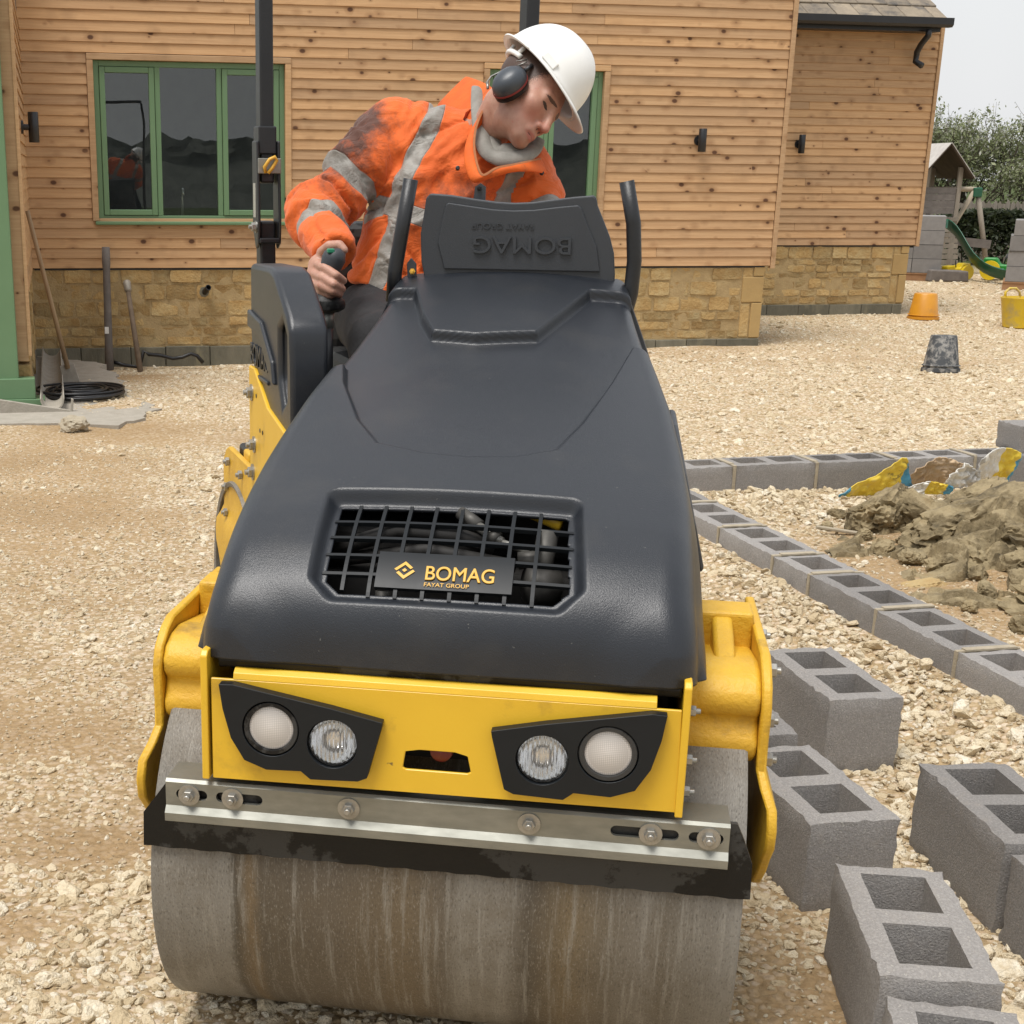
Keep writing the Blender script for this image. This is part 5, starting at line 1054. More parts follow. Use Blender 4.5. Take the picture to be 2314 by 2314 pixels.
# ------------------------------------------------------------------ concrete blocks
pm('block_concrete', (.34, .32, .30), (.20, .188, .178), 130, .95, .03, bump=.004, bscale=240, c3=(.30, .275, .25), s3=30, f3=(.55, .72), speck=(.36, .34, .31), specks=130, speckf=.63, rnd=.2)
pm('mortar', (.40, .345, .255), (.33, .28, .20), 30, .95, bump=.004, bscale=90)
def block_mesh(k, L=.44, cells=2, H=.215):
    rs = random.Random(k); B = .215; w_ = .045; bm = bmesh.new(); nd = 5
    xs = [-L/2, -L/2+w_] ; cl = (L-w_*2-(cells-1)*.055)/max(cells, 1)
    if cells == 0: xs = [-L/2, L/2]
    else:
        for c_ in range(cells):
            xs.append(xs[-1]+cl)
            xs.append(xs[-1]+(.055 if c_ < cells-1 else w_))
    ys = [-B/2, -B/2+w_, B/2-w_, B/2]; V = {}
    def dens(a): return a
    hole = lambda i, j: cells and i % 2 == 1 and j == 1
    gxs = []; tagx = []
    for i in range(len(xs)-1):
        n = max(1, round((xs[i+1]-xs[i])/.022))
        for q in range(n): gxs.append(xs[i]+(xs[i+1]-xs[i])*q/n); tagx.append(i)
    gxs.append(xs[-1])
    gys = []; tagy = []
    for j in range(3):
        n = max(1, round((ys[j+1]-ys[j])/.022))
        for q in range(n): gys.append(ys[j]+(ys[j+1]-ys[j])*q/n); tagy.append(j)
    gys.append(ys[-1]); nz_ = 9; gzs = [H*q/nz_ for q in range(nz_+1)]
    solid = lambda i, j, k_: 0 <= i < len(tagx) and 0 <= j < len(tagy) and 0 <= k_ < nz_ and not hole(tagx[i], tagy[j])
    def vt(i, j, k_):
        key = (i, j, k_)
        if key not in V:
            x, y, z = gxs[i], gys[j], gzs[k_]; p = Vector((x, y, z)); q = p*60+Vector((k*9.1, k*3.3, 0))
            amp = .0011
            p += Vector((mnoise.noise(q), mnoise.noise(q+Vector((31, 0, 0))), mnoise.noise(q+Vector((0, 47, 0)))))*amp
            ed = (abs(abs(x)-L/2) < 1e-6)+(abs(abs(y)-B/2) < 1e-6)+(k_ in (0, nz_))
            if ed >= 2: p = Vector((p.x-math.copysign(.0035, x)*(abs(abs(x)-L/2) < 1e-6)*max(.2, 1+2.4*mnoise.noise(q*.5)), p.y-math.copysign(.0035, y)*(abs(abs(y)-B/2) < 1e-6)*max(.2, 1+2.4*mnoise.noise(q*.5+Vector((5, 5, 5)))), p.z-(.0035*max(.2, 1+2.2*mnoise.noise(q*.7)) if k_ == nz_ else 0)))
            V[key] = bm.verts.new(p)
        return V[key]
    for i in range(len(tagx)):
        for j in range(len(tagy)):
            for k_ in range(nz_):
                if not solid(i, j, k_): continue
                for dx, dy, dz, c_ in ((1, 0, 0, [(1, 0, 0), (1, 1, 0), (1, 1, 1), (1, 0, 1)]), (-1, 0, 0, [(0, 1, 0), (0, 0, 0), (0, 0, 1), (0, 1, 1)]), (0, 1, 0, [(1, 1, 0), (0, 1, 0), (0, 1, 1), (1, 1, 1)]), (0, -1, 0, [(0, 0, 0), (1, 0, 0), (1, 0, 1), (0, 0, 1)]), (0, 0, 1, [(0, 0, 1), (1, 0, 1), (1, 1, 1), (0, 1, 1)]), (0, 0, -1, [(0, 1, 0), (1, 1, 0), (1, 0, 0), (0, 0, 0)])):
                    if not solid(i+dx, j+dy, k_+dz): bm.faces.new([vt(i+a, j+b0, k_+c0) for a, b0, c0 in c_])
    me = bpy.data.meshes.new('concrete_block'); bm.to_mesh(me); bm.free(); me.materials.append(MATS['block_concrete'])
    me.polygons.foreach_set('use_smooth', [True]*len(me.polygons)); me.set_sharp_from_angle(angle=R(42)); return me
BM = [block_mesh(k*13+2) for k in range(5)]; B27 = block_mesh(5, .26, 1); BSOL = block_mesh(6, .44, 0, .14)
def loose(x, y, ang, dz, k, label, tilt=(0, 0)):
    return obj('concrete_block', BM[k % 5], loc=(x, y, dz+float(gz(x, y))*.5), rot=(R(tilt[0]), R(tilt[1]), R(ang)), label=label, cat='concrete block', group='loose hollow concrete blocks beside the roller')
loose(1.352, 3.872, -82, .0, 0, 'hollow concrete block set closest to the mortared block footing', (0, 0))
loose(1.018, 3.655, -86, -.02, 1, 'hollow concrete block mostly hidden behind the yellow drum bracket')
loose(1.062, 3.098, -80.5, .0, 2, 'hollow concrete block directly beside the roller drum, against the bracket')
loose(1.0625, 2.45, -97.5, .0, 3, 'hollow concrete block lying between the one by the drum and the sunken one')
loose(.985, 1.985, -104, -.025, 1, 'hollow concrete block sunk slightly lower than the block it is butted against')
loose(1.472, 3.0, -87.5, .0, 4, 'hollow concrete block standing apart on the gravel between footing and roller row')
loose(1.508, 2.545, -84, -.01, 2, 'hollow concrete block butted end on to the one standing apart')
# mortared L-shaped footing course
fw = empty('block_footing', (float(R1A[0]), float(R1A[1]), 0), 0, 'L-shaped course of mortared hollow concrete blocks around the clay heap', 'wall')
def lay(A, Dv, t0, t1, top, me, side=1):
    c_ = np.array(A)+np.array(Dv)*(t0+t1)/2+np.array([-Dv[1], Dv[0]])*.1075*side; o = obj('block', me, fw); o.location = (c_[0]-R1A[0], c_[1]-R1A[1], top-.215+rng.uniform(-.003, .003)); o.rotation_euler = (0, 0, math.atan2(Dv[1], Dv[0])+rng.uniform(-.006, .006)); return o
def joint(A, Dv, t, top, side=1):
    ang = math.atan2(Dv[1], Dv[0]); c_ = np.array(A)+np.array(Dv)*t+np.array([-Dv[1], Dv[0]])*.1075*side
    mb = MB(); mb.box((-.008, -.108, 0), (.008, .108, .214)).box((-.013, -.08+rng.uniform(-.02, .02), .21), (.012, .085+rng.uniform(-.02, .02), .2185)); j = obj('mortar_joint', mb.me('mortar_joint', 'mortar'), fw, bevel=.002)
    j.location = (c_[0]-R1A[0], c_[1]-R1A[1], top-.215+.002); j.rotation_euler = (0, 0, ang)
js = [-1.365, -.91, -.455, 0, .463, .738, 1.183, 1.63, 2.08, 2.53]
for a, b_ in zip(js[:-1], js[1:]):
    lay(R1A, R1D, a+.006, b_-.006, .18, B27 if b_-a < .35 else BM[int(rng.integers(5))])
    joint(R1A, R1D, b_, .18)
js = [-.45+.45*k for k in range(9)]
for a, b_ in zip(js[:-1], js[1:]): lay(R2A, R2D, a+.006, b_-.006, .19, BM[int(rng.integers(5))]); joint(R2A, R2D, b_, .19)
obj('concrete_block', BSOL, loc=(3.64, 7.58, .19), rot=(0, 0, R(10)), label='solid concrete block lying on top of the far footing course', cat='concrete block')
# ------------------------------------------------------------------ clay heap and lumps
m, nt, b = newmat('clay'); v, rd = coords(nt)
n1 = N(nt, 'TexNoise', {'Vector': v, 'Scale': 7., 'Detail': 9., 'Roughness': .7}); n2 = N(nt, 'TexNoise', {'Vector': v, 'Scale': 45., 'Detail': 6., 'Roughness': .7})
col = ramp(nt, n1.outputs['Fac'], [(.3, (.06, .045, .022)), (.45, (.19, .145, .075)), (.58, (.33, .26, .145)), (.75, (.28, .19, .085))]); col = mix(nt, ramp(nt, n2.outputs['Fac'], [(.55, 0.), (.72, .5)]), col, (.42, .34, .21)); nt.links.new(col, b.inputs['Base Color']); b.inputs['Roughness'].default_value = .85
bp = N(nt, 'Bump', {'Height': mth(nt, 'ADD', n1.outputs['Fac'], mth(nt, 'MULTIPLY', n2.outputs['Fac'], .5)), 'Strength': 1., 'Distance': .02}); nt.links.new(bp.outputs[0], b.inputs['Normal'])
def lump(x, y, z, sx, sy, sz, rot, seed, label=None, sub=5, rough=1., name='clay_lump', mat='clay', cat='clay', group=None):
    bm = bmesh.new(); bmesh.ops.create_icosphere(bm, subdivisions=sub, radius=1); rs = random.Random(seed)
    pl = [(Vector((rs.gauss(0, 1), rs.gauss(0, 1), rs.gauss(0, 1))).normalized(), rs.uniform(.55, .9)) for q in range(8)]
    for v_ in bm.verts:
        p = v_.co.copy()
        for n_, d_ in pl:
            e = p.dot(n_)-d_
            if e > 0: p -= n_*e*.92
        o_ = Vector((seed*3.7, seed*1.3, 0)); q = p*2.2+o_
        d = .16*mnoise.noise(q)+.13*mnoise.noise(q*2.3)+.09*(1-2*abs(mnoise.noise(q*4.3)))+.05*mnoise.noise(q*9)+.03*mnoise.noise(q*19)
        cr = abs(mnoise.noise(q*.55+Vector((40, 0, 0)))); d -= .2*max(0, 1-cr/.03)*rough
        lay_ = .03*math.sin((p.z*9+mnoise.noise(q*1.5)*3))
        p = p*(1+(d+lay_)*rough); v_.co = Vector((p.x*sx, p.y*sy, p.z*sz))
    me = bpy.data.meshes.new(name); bm.to_mesh(me); bm.free(); me.materials.append(MATS[mat]); me.polygons.foreach_set('use_smooth', [True]*len(me.polygons)); me.set_sharp_from_angle(angle=R(38))
    return obj(name, me, loc=(x, y, z), rot=rot, label=label, cat=cat, group=group)
G_ = 'small clods around the clay heap'
lump(2.62, 5.90, .17, .36, .17, .13, (R(6), R(-10), R(24)), 3, 'largest cracked slab of yellow clay across the heap')
lump(2.30, 6.18, .13, .14, .13, .15, (0, R(18), R(20)), 4, 'dark upright clay lump at the near end of the heap by the gravel')
lump(2.74, 6.38, .12, .26, .12, .12, (R(10), R(-22), R(25)), 8, 'jagged dark clay slab tilted up towards the empty bags')
lump(3.02, 6.12, .14, .25, .22, .14, (0, R(-8), R(10)), 9, 'broad clay lump on the crown of the heap')
lump(2.38, 5.88, .09, .13, .10, .08, (0, R(-10), R(40)), 12, 'wedge of clay under the lower edge of the big slab')
lump(2.80, 5.5, .09, .30, .26, .13, (0, 0, R(60)), 15, 'crumbly mound of loose clay below the big slab', rough=1.4)
lump(2.68, 5.02, .05, .32, .26, .12, (0, 0, R(20)), 16, 'crumbly mound of loose soil beside the block footing', rough=1.5)
lump(2.17, 5.30, .07, .085, .055, .03, (0, 0, R(10)), 21, 'flat orange stone slab lying at the foot of the heap', 4, mat='plinth_stone', name='stone_slab', cat='stone')
for i, (x_, y_, r_) in enumerate(((2.24, 5.62, .05), (2.30, 5.47, .055), (2.45, 5.55, .075), (2.18, 5.78, .04), (2.38, 5.34, .045), (2.55, 5.38, .06), (2.16, 6.0, .035), (2.62, 5.62, .07), (2.2, 6.45, .04), (2.42, 6.52, .05), (2.32, 5.12, .04), (2.42, 4.9, .04), (2.3, 4.75, .04), (2.55, 4.72, .05), (2.08, 6.2, .03), (2.2, 4.95, .03))):
    lump(x_, y_, float(gz(x_, y_))+r_*.45, r_*1.2, r_, r_*.85, (rng.uniform(-.5, .5), rng.uniform(-.5, .5), rng.uniform(0, 6)), 40+i, 'small rounded clod of clay at the foot of the heap', 4, group=G_)
for i, (x_, y_, z_, r_) in enumerate(((2.45, 6.12, .16, .10), (2.55, 6.25, .12, .09), (2.86, 6.28, .17, .10), (2.95, 5.92, .2, .11), (2.78, 5.78, .2, .10), (2.5, 5.75, .12, .08), (2.62, 5.68, .13, .09), (2.9, 5.62, .2, .10), (2.7, 5.3, .13, .09), (2.5, 5.2, .09, .08), (2.85, 5.15, .15, .10), (2.42, 5.75, .08, .06), (2.6, 6.45, .09, .08), (2.9, 6.45, .12, .08))):
    lump(x_, y_, z_, r_*1.35, r_*.95, r_*.75, (rng.uniform(-.6, .6), rng.uniform(-.6, .6), rng.uniform(0, 6)), 140+i, 'angular fist-sized clod wedged among the big clay slabs', 4, group='angular clods piled on the clay heap')
MB().box((-.10, -.012, -.006), (.10, .012, .006)).o('wood_offcut', 'mortar', bevel=.003, loc=(2.10, 6.1, float(gz(2.1, 6.1))+.02), rot=(.05, .1, R(-12)), label='thin pale wood offcut lying on the soil', cat='wood')
hn = 190; hx, hy = np.meshgrid(np.linspace(1.95, 4.2, hn), np.linspace(4.35, 6.85, hn), indexing='ij')
def chunks(x, y, cell, seed, hv, tv):
    i, j = np.floor(x/cell).astype(int), np.floor(y/cell).astype(int); best = np.full(x.shape, 1e9); H = np.zeros_like(x)
    for di in (-1, 0, 1):
        for dj in (-1, 0, 1):
            a, b0 = i+di, j+dj; zz_ = np.zeros_like(a); cx, cy = (a+_h(a, b0, zz_, seed))*cell, (b0+_h(a, b0, zz_, seed+1))*cell; d = np.hypot(x-cx, (y-cy)*1.25)
            h = hv*_h(a, b0, zz_, seed+2)+tv*((_h(a, b0, zz_, seed+3)-.5)*(x-cx)+(_h(a, b0, zz_, seed+4)-.5)*(y-cy)); H = np.where(d < best, h, H); best = np.minimum(best, d)
    return H-.25*hv*np.clip(best/cell-.45, 0, 1)
wxx, wyy = hx+.05*fbm(hx*7, hy*7, s=71), hy+.05*fbm(hx*7, hy*7, s=72)
shape_ = np.clip(1.25-np.hypot((hx-3.05)/1.0, (hy-5.7)/1.05)+.25*fbm(hx*2, hy*2, s=73), 0, 1); shape_ = np.minimum(shape_, sstep(.02, .3, (hx-R1A[0])*(-R1D[1])+(hy-R1A[1])*R1D[0]-.34))
hz_ = gz(hx, hy)-.05+shape_**.8*(.01+chunks(wxx, wyy, .30, 1, .11, 1.0)+chunks(wxx, wyy, .13, 9, .07, 1.4)+chunks(wxx, wyy, .055, 19, .025, 1.0)+.03*fbm(hx*18, hy*18, s=74))
ids = np.arange(hn*hn).reshape(hn, hn); hq = np.stack([ids[:-1, :-1], ids[1:, :-1], ids[1:, 1:], ids[:-1, 1:]], -1).reshape(-1, 4)
sh_o = obj('soil_heap', fast_mesh('soil_heap', np.stack([hx, hy, hz_], -1).reshape(-1, 3), hq, 'clay', False), label='spoil heap of broken yellow-brown clay inside the block footing', cat='soil heap')
# ------------------------------------------------------------------ torn bags
def bagmat(name, stops):
    m, nt, b = newmat(name); v, rd = coords(nt, rnd=False); sp = N(nt, 'SeparateXYZ', {0: v}); n1 = N(nt, 'TexNoise', {'Vector': v, 'Scale': 5., 'Detail': 3.})
    f = mth(nt, 'ADD', mth(nt, 'MULTIPLY_ADD', sp.outputs[0], 1.5, .5), mth(nt, 'ADD', mth(nt, 'MULTIPLY', sp.outputs[1], .5), mth(nt, 'MULTIPLY', mth(nt, 'SUBTRACT', n1.outputs['Fac'], .5), .12)))
    col = ramp(nt, f, stops); n2 = N(nt, 'TexNoise', {'Vector': v, 'Scale': 22., 'Detail': 6.}); col = mix(nt, ramp(nt, n2.outputs['Fac'], [(.52, 0.), (.8, .55)]), col, (.42, .36, .27))
    if name == 'bag_yellow':
        wv = N(nt, 'TexWave', {'Vector': v, 'Scale': 26., 'Distortion': 6., 'Detail': 3.}, bands_direction='Y'); tx = mth(nt, 'MULTIPLY', ramp(nt, wv.outputs['Fac'], [(.62, 0.), (.75, .7)]), ramp(nt, n1.outputs['Fac'], [(.5, 0.), (.54, 1.)])); col = mix(nt, tx, col, (.16, .13, .04))
    nt.links.new(col, b.inputs['Base Color']); b.inputs['Roughness'].default_value = .48
    for e in nt.nodes:
        if e.type == 'VALTORGB' and len(e.color_ramp.elements) == len(stops): e.color_ramp.interpolation = 'CONSTANT' if len(stops) > 2 else 'LINEAR'
Yw, Bl, Wh, Br, Gy = (.72, .53, .05), (.07, .30, .47), (.68, .66, .60), (.42, .29, .17), (.45, .44, .41)
bagmat('bag_yellow', [(0., Wh), (.08, Yw), (.2, Bl), (.27, Yw), (.66, Bl), (.9, Yw)]); bagmat('bag_blue', [(0., Gy), (.3, Wh), (.48, Yw), (.62, Bl), (1., Bl)]); bagmat('bag_paper', [(0., Br), (.4, (.50, .36, .22)), (.7, Br)]); bagmat('bag_white', [(0., Wh), (.5, Gy), (.8, Wh)])
def bag(x, y, z, sx, sy, sz, rz, seed, mat, label, name='torn_bag', out=None):
    n = 46; v = []
    for i in range(n):
        for j in range(n):
            u, w_ = i/(n-1)*2-1, j/(n-1)*2-1
            if out: u0, w0 = u, w_; s0 = np.interp(u, [q[0] for q in out], [q[1] for q in out]); w_ = (w_*.5+.5)*s0
            p = Vector((u*2, w_*2, seed*5.3)); h = .5*mnoise.noise(p*.9)+.35*(1-2*abs(mnoise.noise(p*1.7)))+.14*(1-2*abs(mnoise.noise(p*4.1)))
            v.append((u*sx+.05*mnoise.noise(p*2+Vector((9, 9, 9)))*sx, -w_*sy*.42+h*sz*.8, w_*sy))
    f = [(i*n+j, (i+1)*n+j, (i+1)*n+j+1, i*n+j+1) for i in range(n-1) for j in range(n-1)]
    me = fast_mesh(name, np.array(v), np.array(f), mat, True); o = obj(name, me, loc=(x, y, z), rot=(0, 0, rz), label=label, cat='bag', group=None); s_ = o.modifiers.new('t', 'SOLIDIFY'); s_.thickness = .004; return o
tri = [(-1, .05), (-.6, .35), (-.1, .55), (.45, 1.), (.6, 1.0), (.85, .45), (1, .2)]
bag(2.545, 6.95, .06, .185, .20, .05, R(8), 1, 'bag_yellow', 'torn yellow and blue plastic cement bag against the far footing course', out=tri)
bag(2.90, 7.10, .09, .15, .15, .07, R(15), 2, 'bag_paper', 'crumpled brown paper bag between the two printed plastic bags', out=[(-1, .5), (-.3, 1.), (.3, .9), (1, .6)])
bag(2.80, 6.95, .07, .12, .09, .05, R(5), 6, 'bag_blue', 'scrap of blue plastic wrapping in front of the paper bag', out=[(-1, .4), (0, .8), (1, .5)])
bag(2.98, 7.0, .10, .12, .13, .06, R(30), 3, 'bag_white', 'crumpled white plastic wrapping on the paper bag', out=[(-1, .5), (-.3, 1.), (.4, .7), (1, .5)])
bag(3.17, 7.12, .07, .125, .22, .05, R(20), 4, 'bag_blue', 'torn white bag with yellow and blue stripes beside the clay slab', out=[(-1, .75), (-.4, 1.), (.4, .95), (1, .8)])
bag(3.46, 7.0, .13, .2, .12, .05, R(25), 5, 'bag_white', 'white plastic sheet half buried at the edge of the heap', out=[(-1, .3), (0, .8), (1, 1.)])
# ------------------------------------------------------------------ things around the yard
pm('orange_plastic', (.62, .28, .018), (.55, .235, .016), 8, .42, .08, c3=(.38, .20, .06), s3=7, f3=(.6, .8))
pm('yellow_plastic', (.70, .50, .025), (.64, .45, .03), 6, .4, .08, c3=(.42, .34, .17), s3=4, f3=(.52, .68))
pm('dirty_bucket', (.035, .04, .045), (.06, .065, .07), 10, .7, .1, c3=(.27, .26, .24), s3=16, f3=(.47, .6), bump=.002, bscale=60)
pm('weathered_wood', (.27, .235, .19), (.20, .17, .135), 14, .9, bump=.002, bscale=60, stretch=(1, 1, .2), rnd=.15)
pm('grey_wood', (.17, .15, .135), (.12, .105, .095), 10, .9, bump=.002, bscale=50, rnd=.15)
pm('pale_wood', (.42, .36, .27), (.36, .30, .22), 10, .85, rnd=.1)
pm('ash_handle', (.36, .255, .15), (.28, .19, .11), 14, .75, bump=.001, bscale=80, stretch=(1, 1, .15)); pm('dark_handle', (.19, .14, .095), (.13, .095, .065), 14, .8, bump=.001, bscale=80)
pm('roof_felt', (.52, .49, .45), (.42, .39, .36), 8, .9); pm('brown_ply', (.075, .048, .03), (.055, .036, .023), 6, .85)
pm('slide_green', (.012, .085, .045), (.015, .10, .05), 5, .35, .06); pm('toy_green', (.02, .22, .035), (.02, .19, .03), 5, .35, .06); pm('toy_yellow', (.75, .55, .02), (.7, .5, .02), 5, .35, .06)
pm('pallet_wood', (.36, .20, .10), (.28, .15, .075), 9, .9, rnd=.15); pm('hose_black', (.008, .008, .009), (.014, .014, .015), 30, .4, .1); pm('dust_concrete', (.38, .345, .29), (.31, .28, .23), 12, .95, bump=.004, bscale=60); pm('steel_dull', (.36, .33, .28), (.28, .25, .21), 18, .6, metal=.3)
pm('block_far', (.245, .235, .225), (.205, .195, .188), 12, .95, rnd=.14)
def pail(name, x, y, r0, r1, h, mat, label, rim=True, tilt=0):
    o = empty(name, (x, y, float(gz(x, y))), 0, label, 'bucket', rot=(tilt, 0, 0))
    autosmooth(MB().lathe([(r1*.97, 0), (r1*1.07, .004), (r1*1.07, h*.10), (r1, h*.11), (r1*.98, h*.14), (r0, h*.97), (r0*.93, h), (0, h*.985)], 32, None, False).o('bucket_body', mat, o), 40)
    if rim: autosmooth(MB().lathe([(r1*1.0, h*.16), (r1*1.06, h*.17), (r1*1.06, h*.185), (r1*.99, h*.2)], 32, None, False).o('bucket_rim', mat, o), 40)
    return o
pail('bucket', 6.52, 16.95, .125, .165, .29, 'orange_plastic', 'orange plastic bucket upside down near the corner of the house')
pail('bucket', 4.90, 12.22, .105, .145, .30, 'dirty_bucket', 'dirty dark grey bucket upside down on the open gravel', tilt=R(-3))
tub = empty('flexible_tub', (7.24, 16.05, float(gz(7.24, 16.05))), R(10), 'yellow flexible tub with loop handles on the gravel', 'tub')
autosmooth(MB().lathe([(.17, 0), (.185, .01), (.235, .30), (.245, .32), (.235, .32), (.175, .03), (0, .025)], 36, Matrix.Diagonal((1, .9, 1, 1)), False).o('tub_body', 'yellow_plastic', tub), 40)
for s_ in (-1, 1): MB().tube([(-.09+.0*s_, s_*.205, .30), (-.085, s_*.215, .36), (-.04, s_*.22, .40), (.04, s_*.22, .40), (.085, s_*.215, .36), (.09, s_*.205, .30)], .014, 8).o('loop_handle', 'yellow_plastic', tub, True)
# ---- left, by the bay
def hp(s, d, z): p = WN*d+WD*s; return Vector((p[0], p[1], z))
sh = empty('shovel', hp(.087, 11.08, .0), WYAW, 'long handled shovel with a pale shaft leaning against the bay', 'shovel')
top = hp(-.17, 10.93, 1.27)-hp(.087, 11.08, 0); L = Matrix.Rotation(-WYAW, 4, 'Z'); top = L @ top
MB().tube([top*.11, top*.5+Vector((0, 0, .005)), top], [.019, .017, .016], 10).o('shaft', 'ash_handle', sh, True)
MB().prism([(-.055, .17), (.055, .17), (.065, .02), (.04, .0), (-.04, .0), (-.065, .02)], -.012, .008, 'y', Matrix.Rotation(R(-12), 4, 'Y')).o('blade', 'steel_dull', sh, bevel=.006)
p0 = hp(.418, 12.72, -.14); tm = hp(.434, 12.86, .926)-p0; bk = empty('timber_post', p0, 0, 'thick dark grey post leaning upright against the stone plinth', 'post')
MB().tube([tm*0, tm*.3, tm*.82, tm*.88, tm], [.040, .034, .031, .036, .034], 16).o('post_shaft', 'grey_wood', bk, True); MB().box((-.018, -.045, .34), (.014, -.034, .395), Matrix.Translation(tm*.02)).o('white_tag', 'hat_white', bk)
p0 = hp(.675, 12.52, -.12); tm = hp(.604, 12.93, .626)-p0; mk2 = empty('pick_handle', p0, 0, 'brown wooden tool handle with a pale end leaning on the plinth', 'handle')
MB().tube([tm*0, tm*.6, tm*.9], [.026, .022, .021], 12).o('shaft', 'dark_handle', mk2, True); MB().tube([tm*.9, tm*.92, tm*1.0, tm*1.02], [.024, .032, .034, .026], 12).o('handle_end', 'steel_dull', mk2, True)
po = hp(1.278, 13.0, .534); wp = empty('waste_pipe', po, WYAW, 'short black waste pipe sticking out of the stone plinth', 'pipe')
autosmooth(MB().lathe([(.022, -.05), (.026, -.05), (.026, .11), (.021, .11), (.021, .0), (0, 0)], 20, Matrix.Rotation(R(62), 4, 'X') @ Matrix.Rotation(R(14), 4, 'Y'), False).o('pipe_body', 'black_plastic', wp))
MB().lathe([(.05, -.012), (.045, .014), (.026, .016)], 9, Matrix.Translation((-.005, 0, .005)) @ Matrix.Rotation(R(90), 4, 'X')).o('broken_mortar', 'footing_stone', wp)
co = empty('hose_coil', (-1.93, 10.33, .0), 0, 'coil of thin black hose lying flat on the gravel', 'hose'); hcp = []
for i in range(520):
    t = i*.155; k = i/520; r_ = .17+.07*math.sin(i*.0231)+.04*k; hcp.append((r_*1.15*math.cos(t)+.03*math.sin(i*.05), r_*1.25*math.sin(t)+.03*math.cos(i*.07), .02+.012*math.sin(t*.37)+.03*k+float(gz(-1.93, 10.33))))
MB().tube(hcp, .0095, 7).o('hose_loops', 'hose_black', co, True)
lump(-1.75, 8.98, .03, .09, .08, .06, (0, 0, .4), 91, 'single pale rock beside the concrete step', 4, name='rock', mat='mortar', cat='rock')
chn = empty('gutter_channel', hp(-.06, 9.85, .0), WYAW, 'grey curved gutter length lying along the foot of the bay', 'gutter')
cp_ = []
for k in range(15): t = math.pi*(1.02+.96*k/14); cp_.append((.08*math.cos(t), .10+.09*math.sin(t)))
outer = cp_; inner = [(x_*.9, z_*.9+.013) for x_, z_ in cp_][::-1]
MB().prism(outer+inner, 0, 3.0, 'y').o('channel_shell', 'dust_concrete', chn)
MB().prism([(-.45, .12), (-.45, .0), (.13, -.01), (.14, .09), (.125, .10), (.115, .02)], -.03, .0, 'y').o('channel_end', 'dust_concrete', chn, bevel=.004)
cs = MB(); cv = [(-.9, 9.45), (.35, 9.30), (.62, 9.85), (.5, 10.6), (.42, 11.6), (.3, 12.4), (-.1, 12.9), (-.9, 12.9)]; rp_ = [tuple((WD*a+WN*d_))for a, d_ in cv]
slab = [(x_, y_) for x_, y_ in rp_]; nsl = []
for i in range(len(slab)):
    a, b0 = np.array(slab[i]), np.array(slab[(i+1) % len(slab)])
    for k in range(8): q = a+(b0-a)*k/8; j = rng.normal(0, .035, 2); nsl.append(tuple(q+j))
tag(MB().prism(nsl, -.2, .012, 'z').o('concrete_apron', 'dust_concrete'), kind='structure')
st_ = [hp(s, 12.78, z) for s, z in ((.45, -.03), (.55, -.06), (.68, -.08), (.72, .06), (.76, .03), (.86, .02), (.97, -.01), (1.05, .0), (1.127, .03), (1.18, .01), (1.23, -.05))]
tag(MB().tube(st_, .017, 8).o('membrane_strip', 'hose_black', smooth=True), 'wavy strip of black membrane along the foot of the wall', 'membrane')
# ---- right, the play area far behind
def pallet(x, y, rz, cols, rows, step, label, depth=2):
    o = empty('block_pallet', (x, y, float(gz(x, y))), rz, label, 'block stack', 'pallets of concrete blocks by the play area')
    for k in range(3): MB().box((-.02, k*.3, 0), (cols*.44+.02, k*.3+.1, .10)).o('pallet_board', 'pallet_wood', o)
    MB().box((-.02, -.01, .1), (cols*.44+.02, depth*.45, .12)).o('pallet_board', 'pallet_wood', o)
    bm_ = MB().box((.004, .003, .003), (.436, .437, .212)).me('block', 'block_far')
    for r_ in range(rows):
        for c_ in range(cols):
            if step and r_ >= rows-step and c_ == cols-1 and False: continue
            for d_ in range(depth):
                q = obj('block', bm_, o, loc=(c_*.44+(.04*step if r_ >= 3 else 0)+rng.uniform(-.006, .006), d_*.44+rng.uniform(-.01, .01), .122+r_*.215)); q.scale = (1 if not (c_ == cols-1) else .985, 1, 1)
    return o
pallet(8.32, 23.6, R(-20), 2, 4, 0, 'pallet of grey concrete blocks half hidden behind the house corner'); pallet(9.40, 21.55, R(-24), 3, 4, 1, 'pallet of grey concrete blocks standing clear of the house')
ph = empty('playhouse', (9.69, 25.0, 0), 0, 'wooden climbing tower with a pitched felt roof beside the slide', 'playhouse')
for s_ in (-1, 1):
    M = Matrix.Translation((0, 0, 2.09)) @ Matrix.Rotation(s_*R(50.5), 4, 'Y'); MB().box((0 if s_ > 0 else -.70, -.12, -.02), (.70 if s_ > 0 else 0, 1.45, .0), M).o('roof', 'brown_ply', ph)
    MB().box((.0 if s_ > 0 else -.71, -.13, .002), (.71 if s_ > 0 else 0, 1.46, .012), M).o('roof_felt', 'roof_felt', ph)
    for y_ in (.05, 1.25): MB().box((s_*.27-.035, y_-.035, 0), (s_*.27+.035, y_+.035, 1.72)).o('post', 'weathered_wood', ph, bevel=.004)
for k in range(4): MB().box((-.30, .01, .98+k*.105), (.22, .03, 1.08+k*.105)).o('wall_board', 'grey_wood', ph)
for k in range(8): MB().box((-.32, -.42+.03*k, .1+k*.085), (.24, -.40+.03*k, .17+k*.085)).o('step_board', 'weathered_wood', ph)
MB().box((-.35, 0, .86), (.32, 1.3, .92)).o('deck', 'weathered_wood', ph)
sw = empty('swing_frame', (10.36, 25.3, 0), 0, 'timber swing A-frame with a green top bracket', 'swing frame')
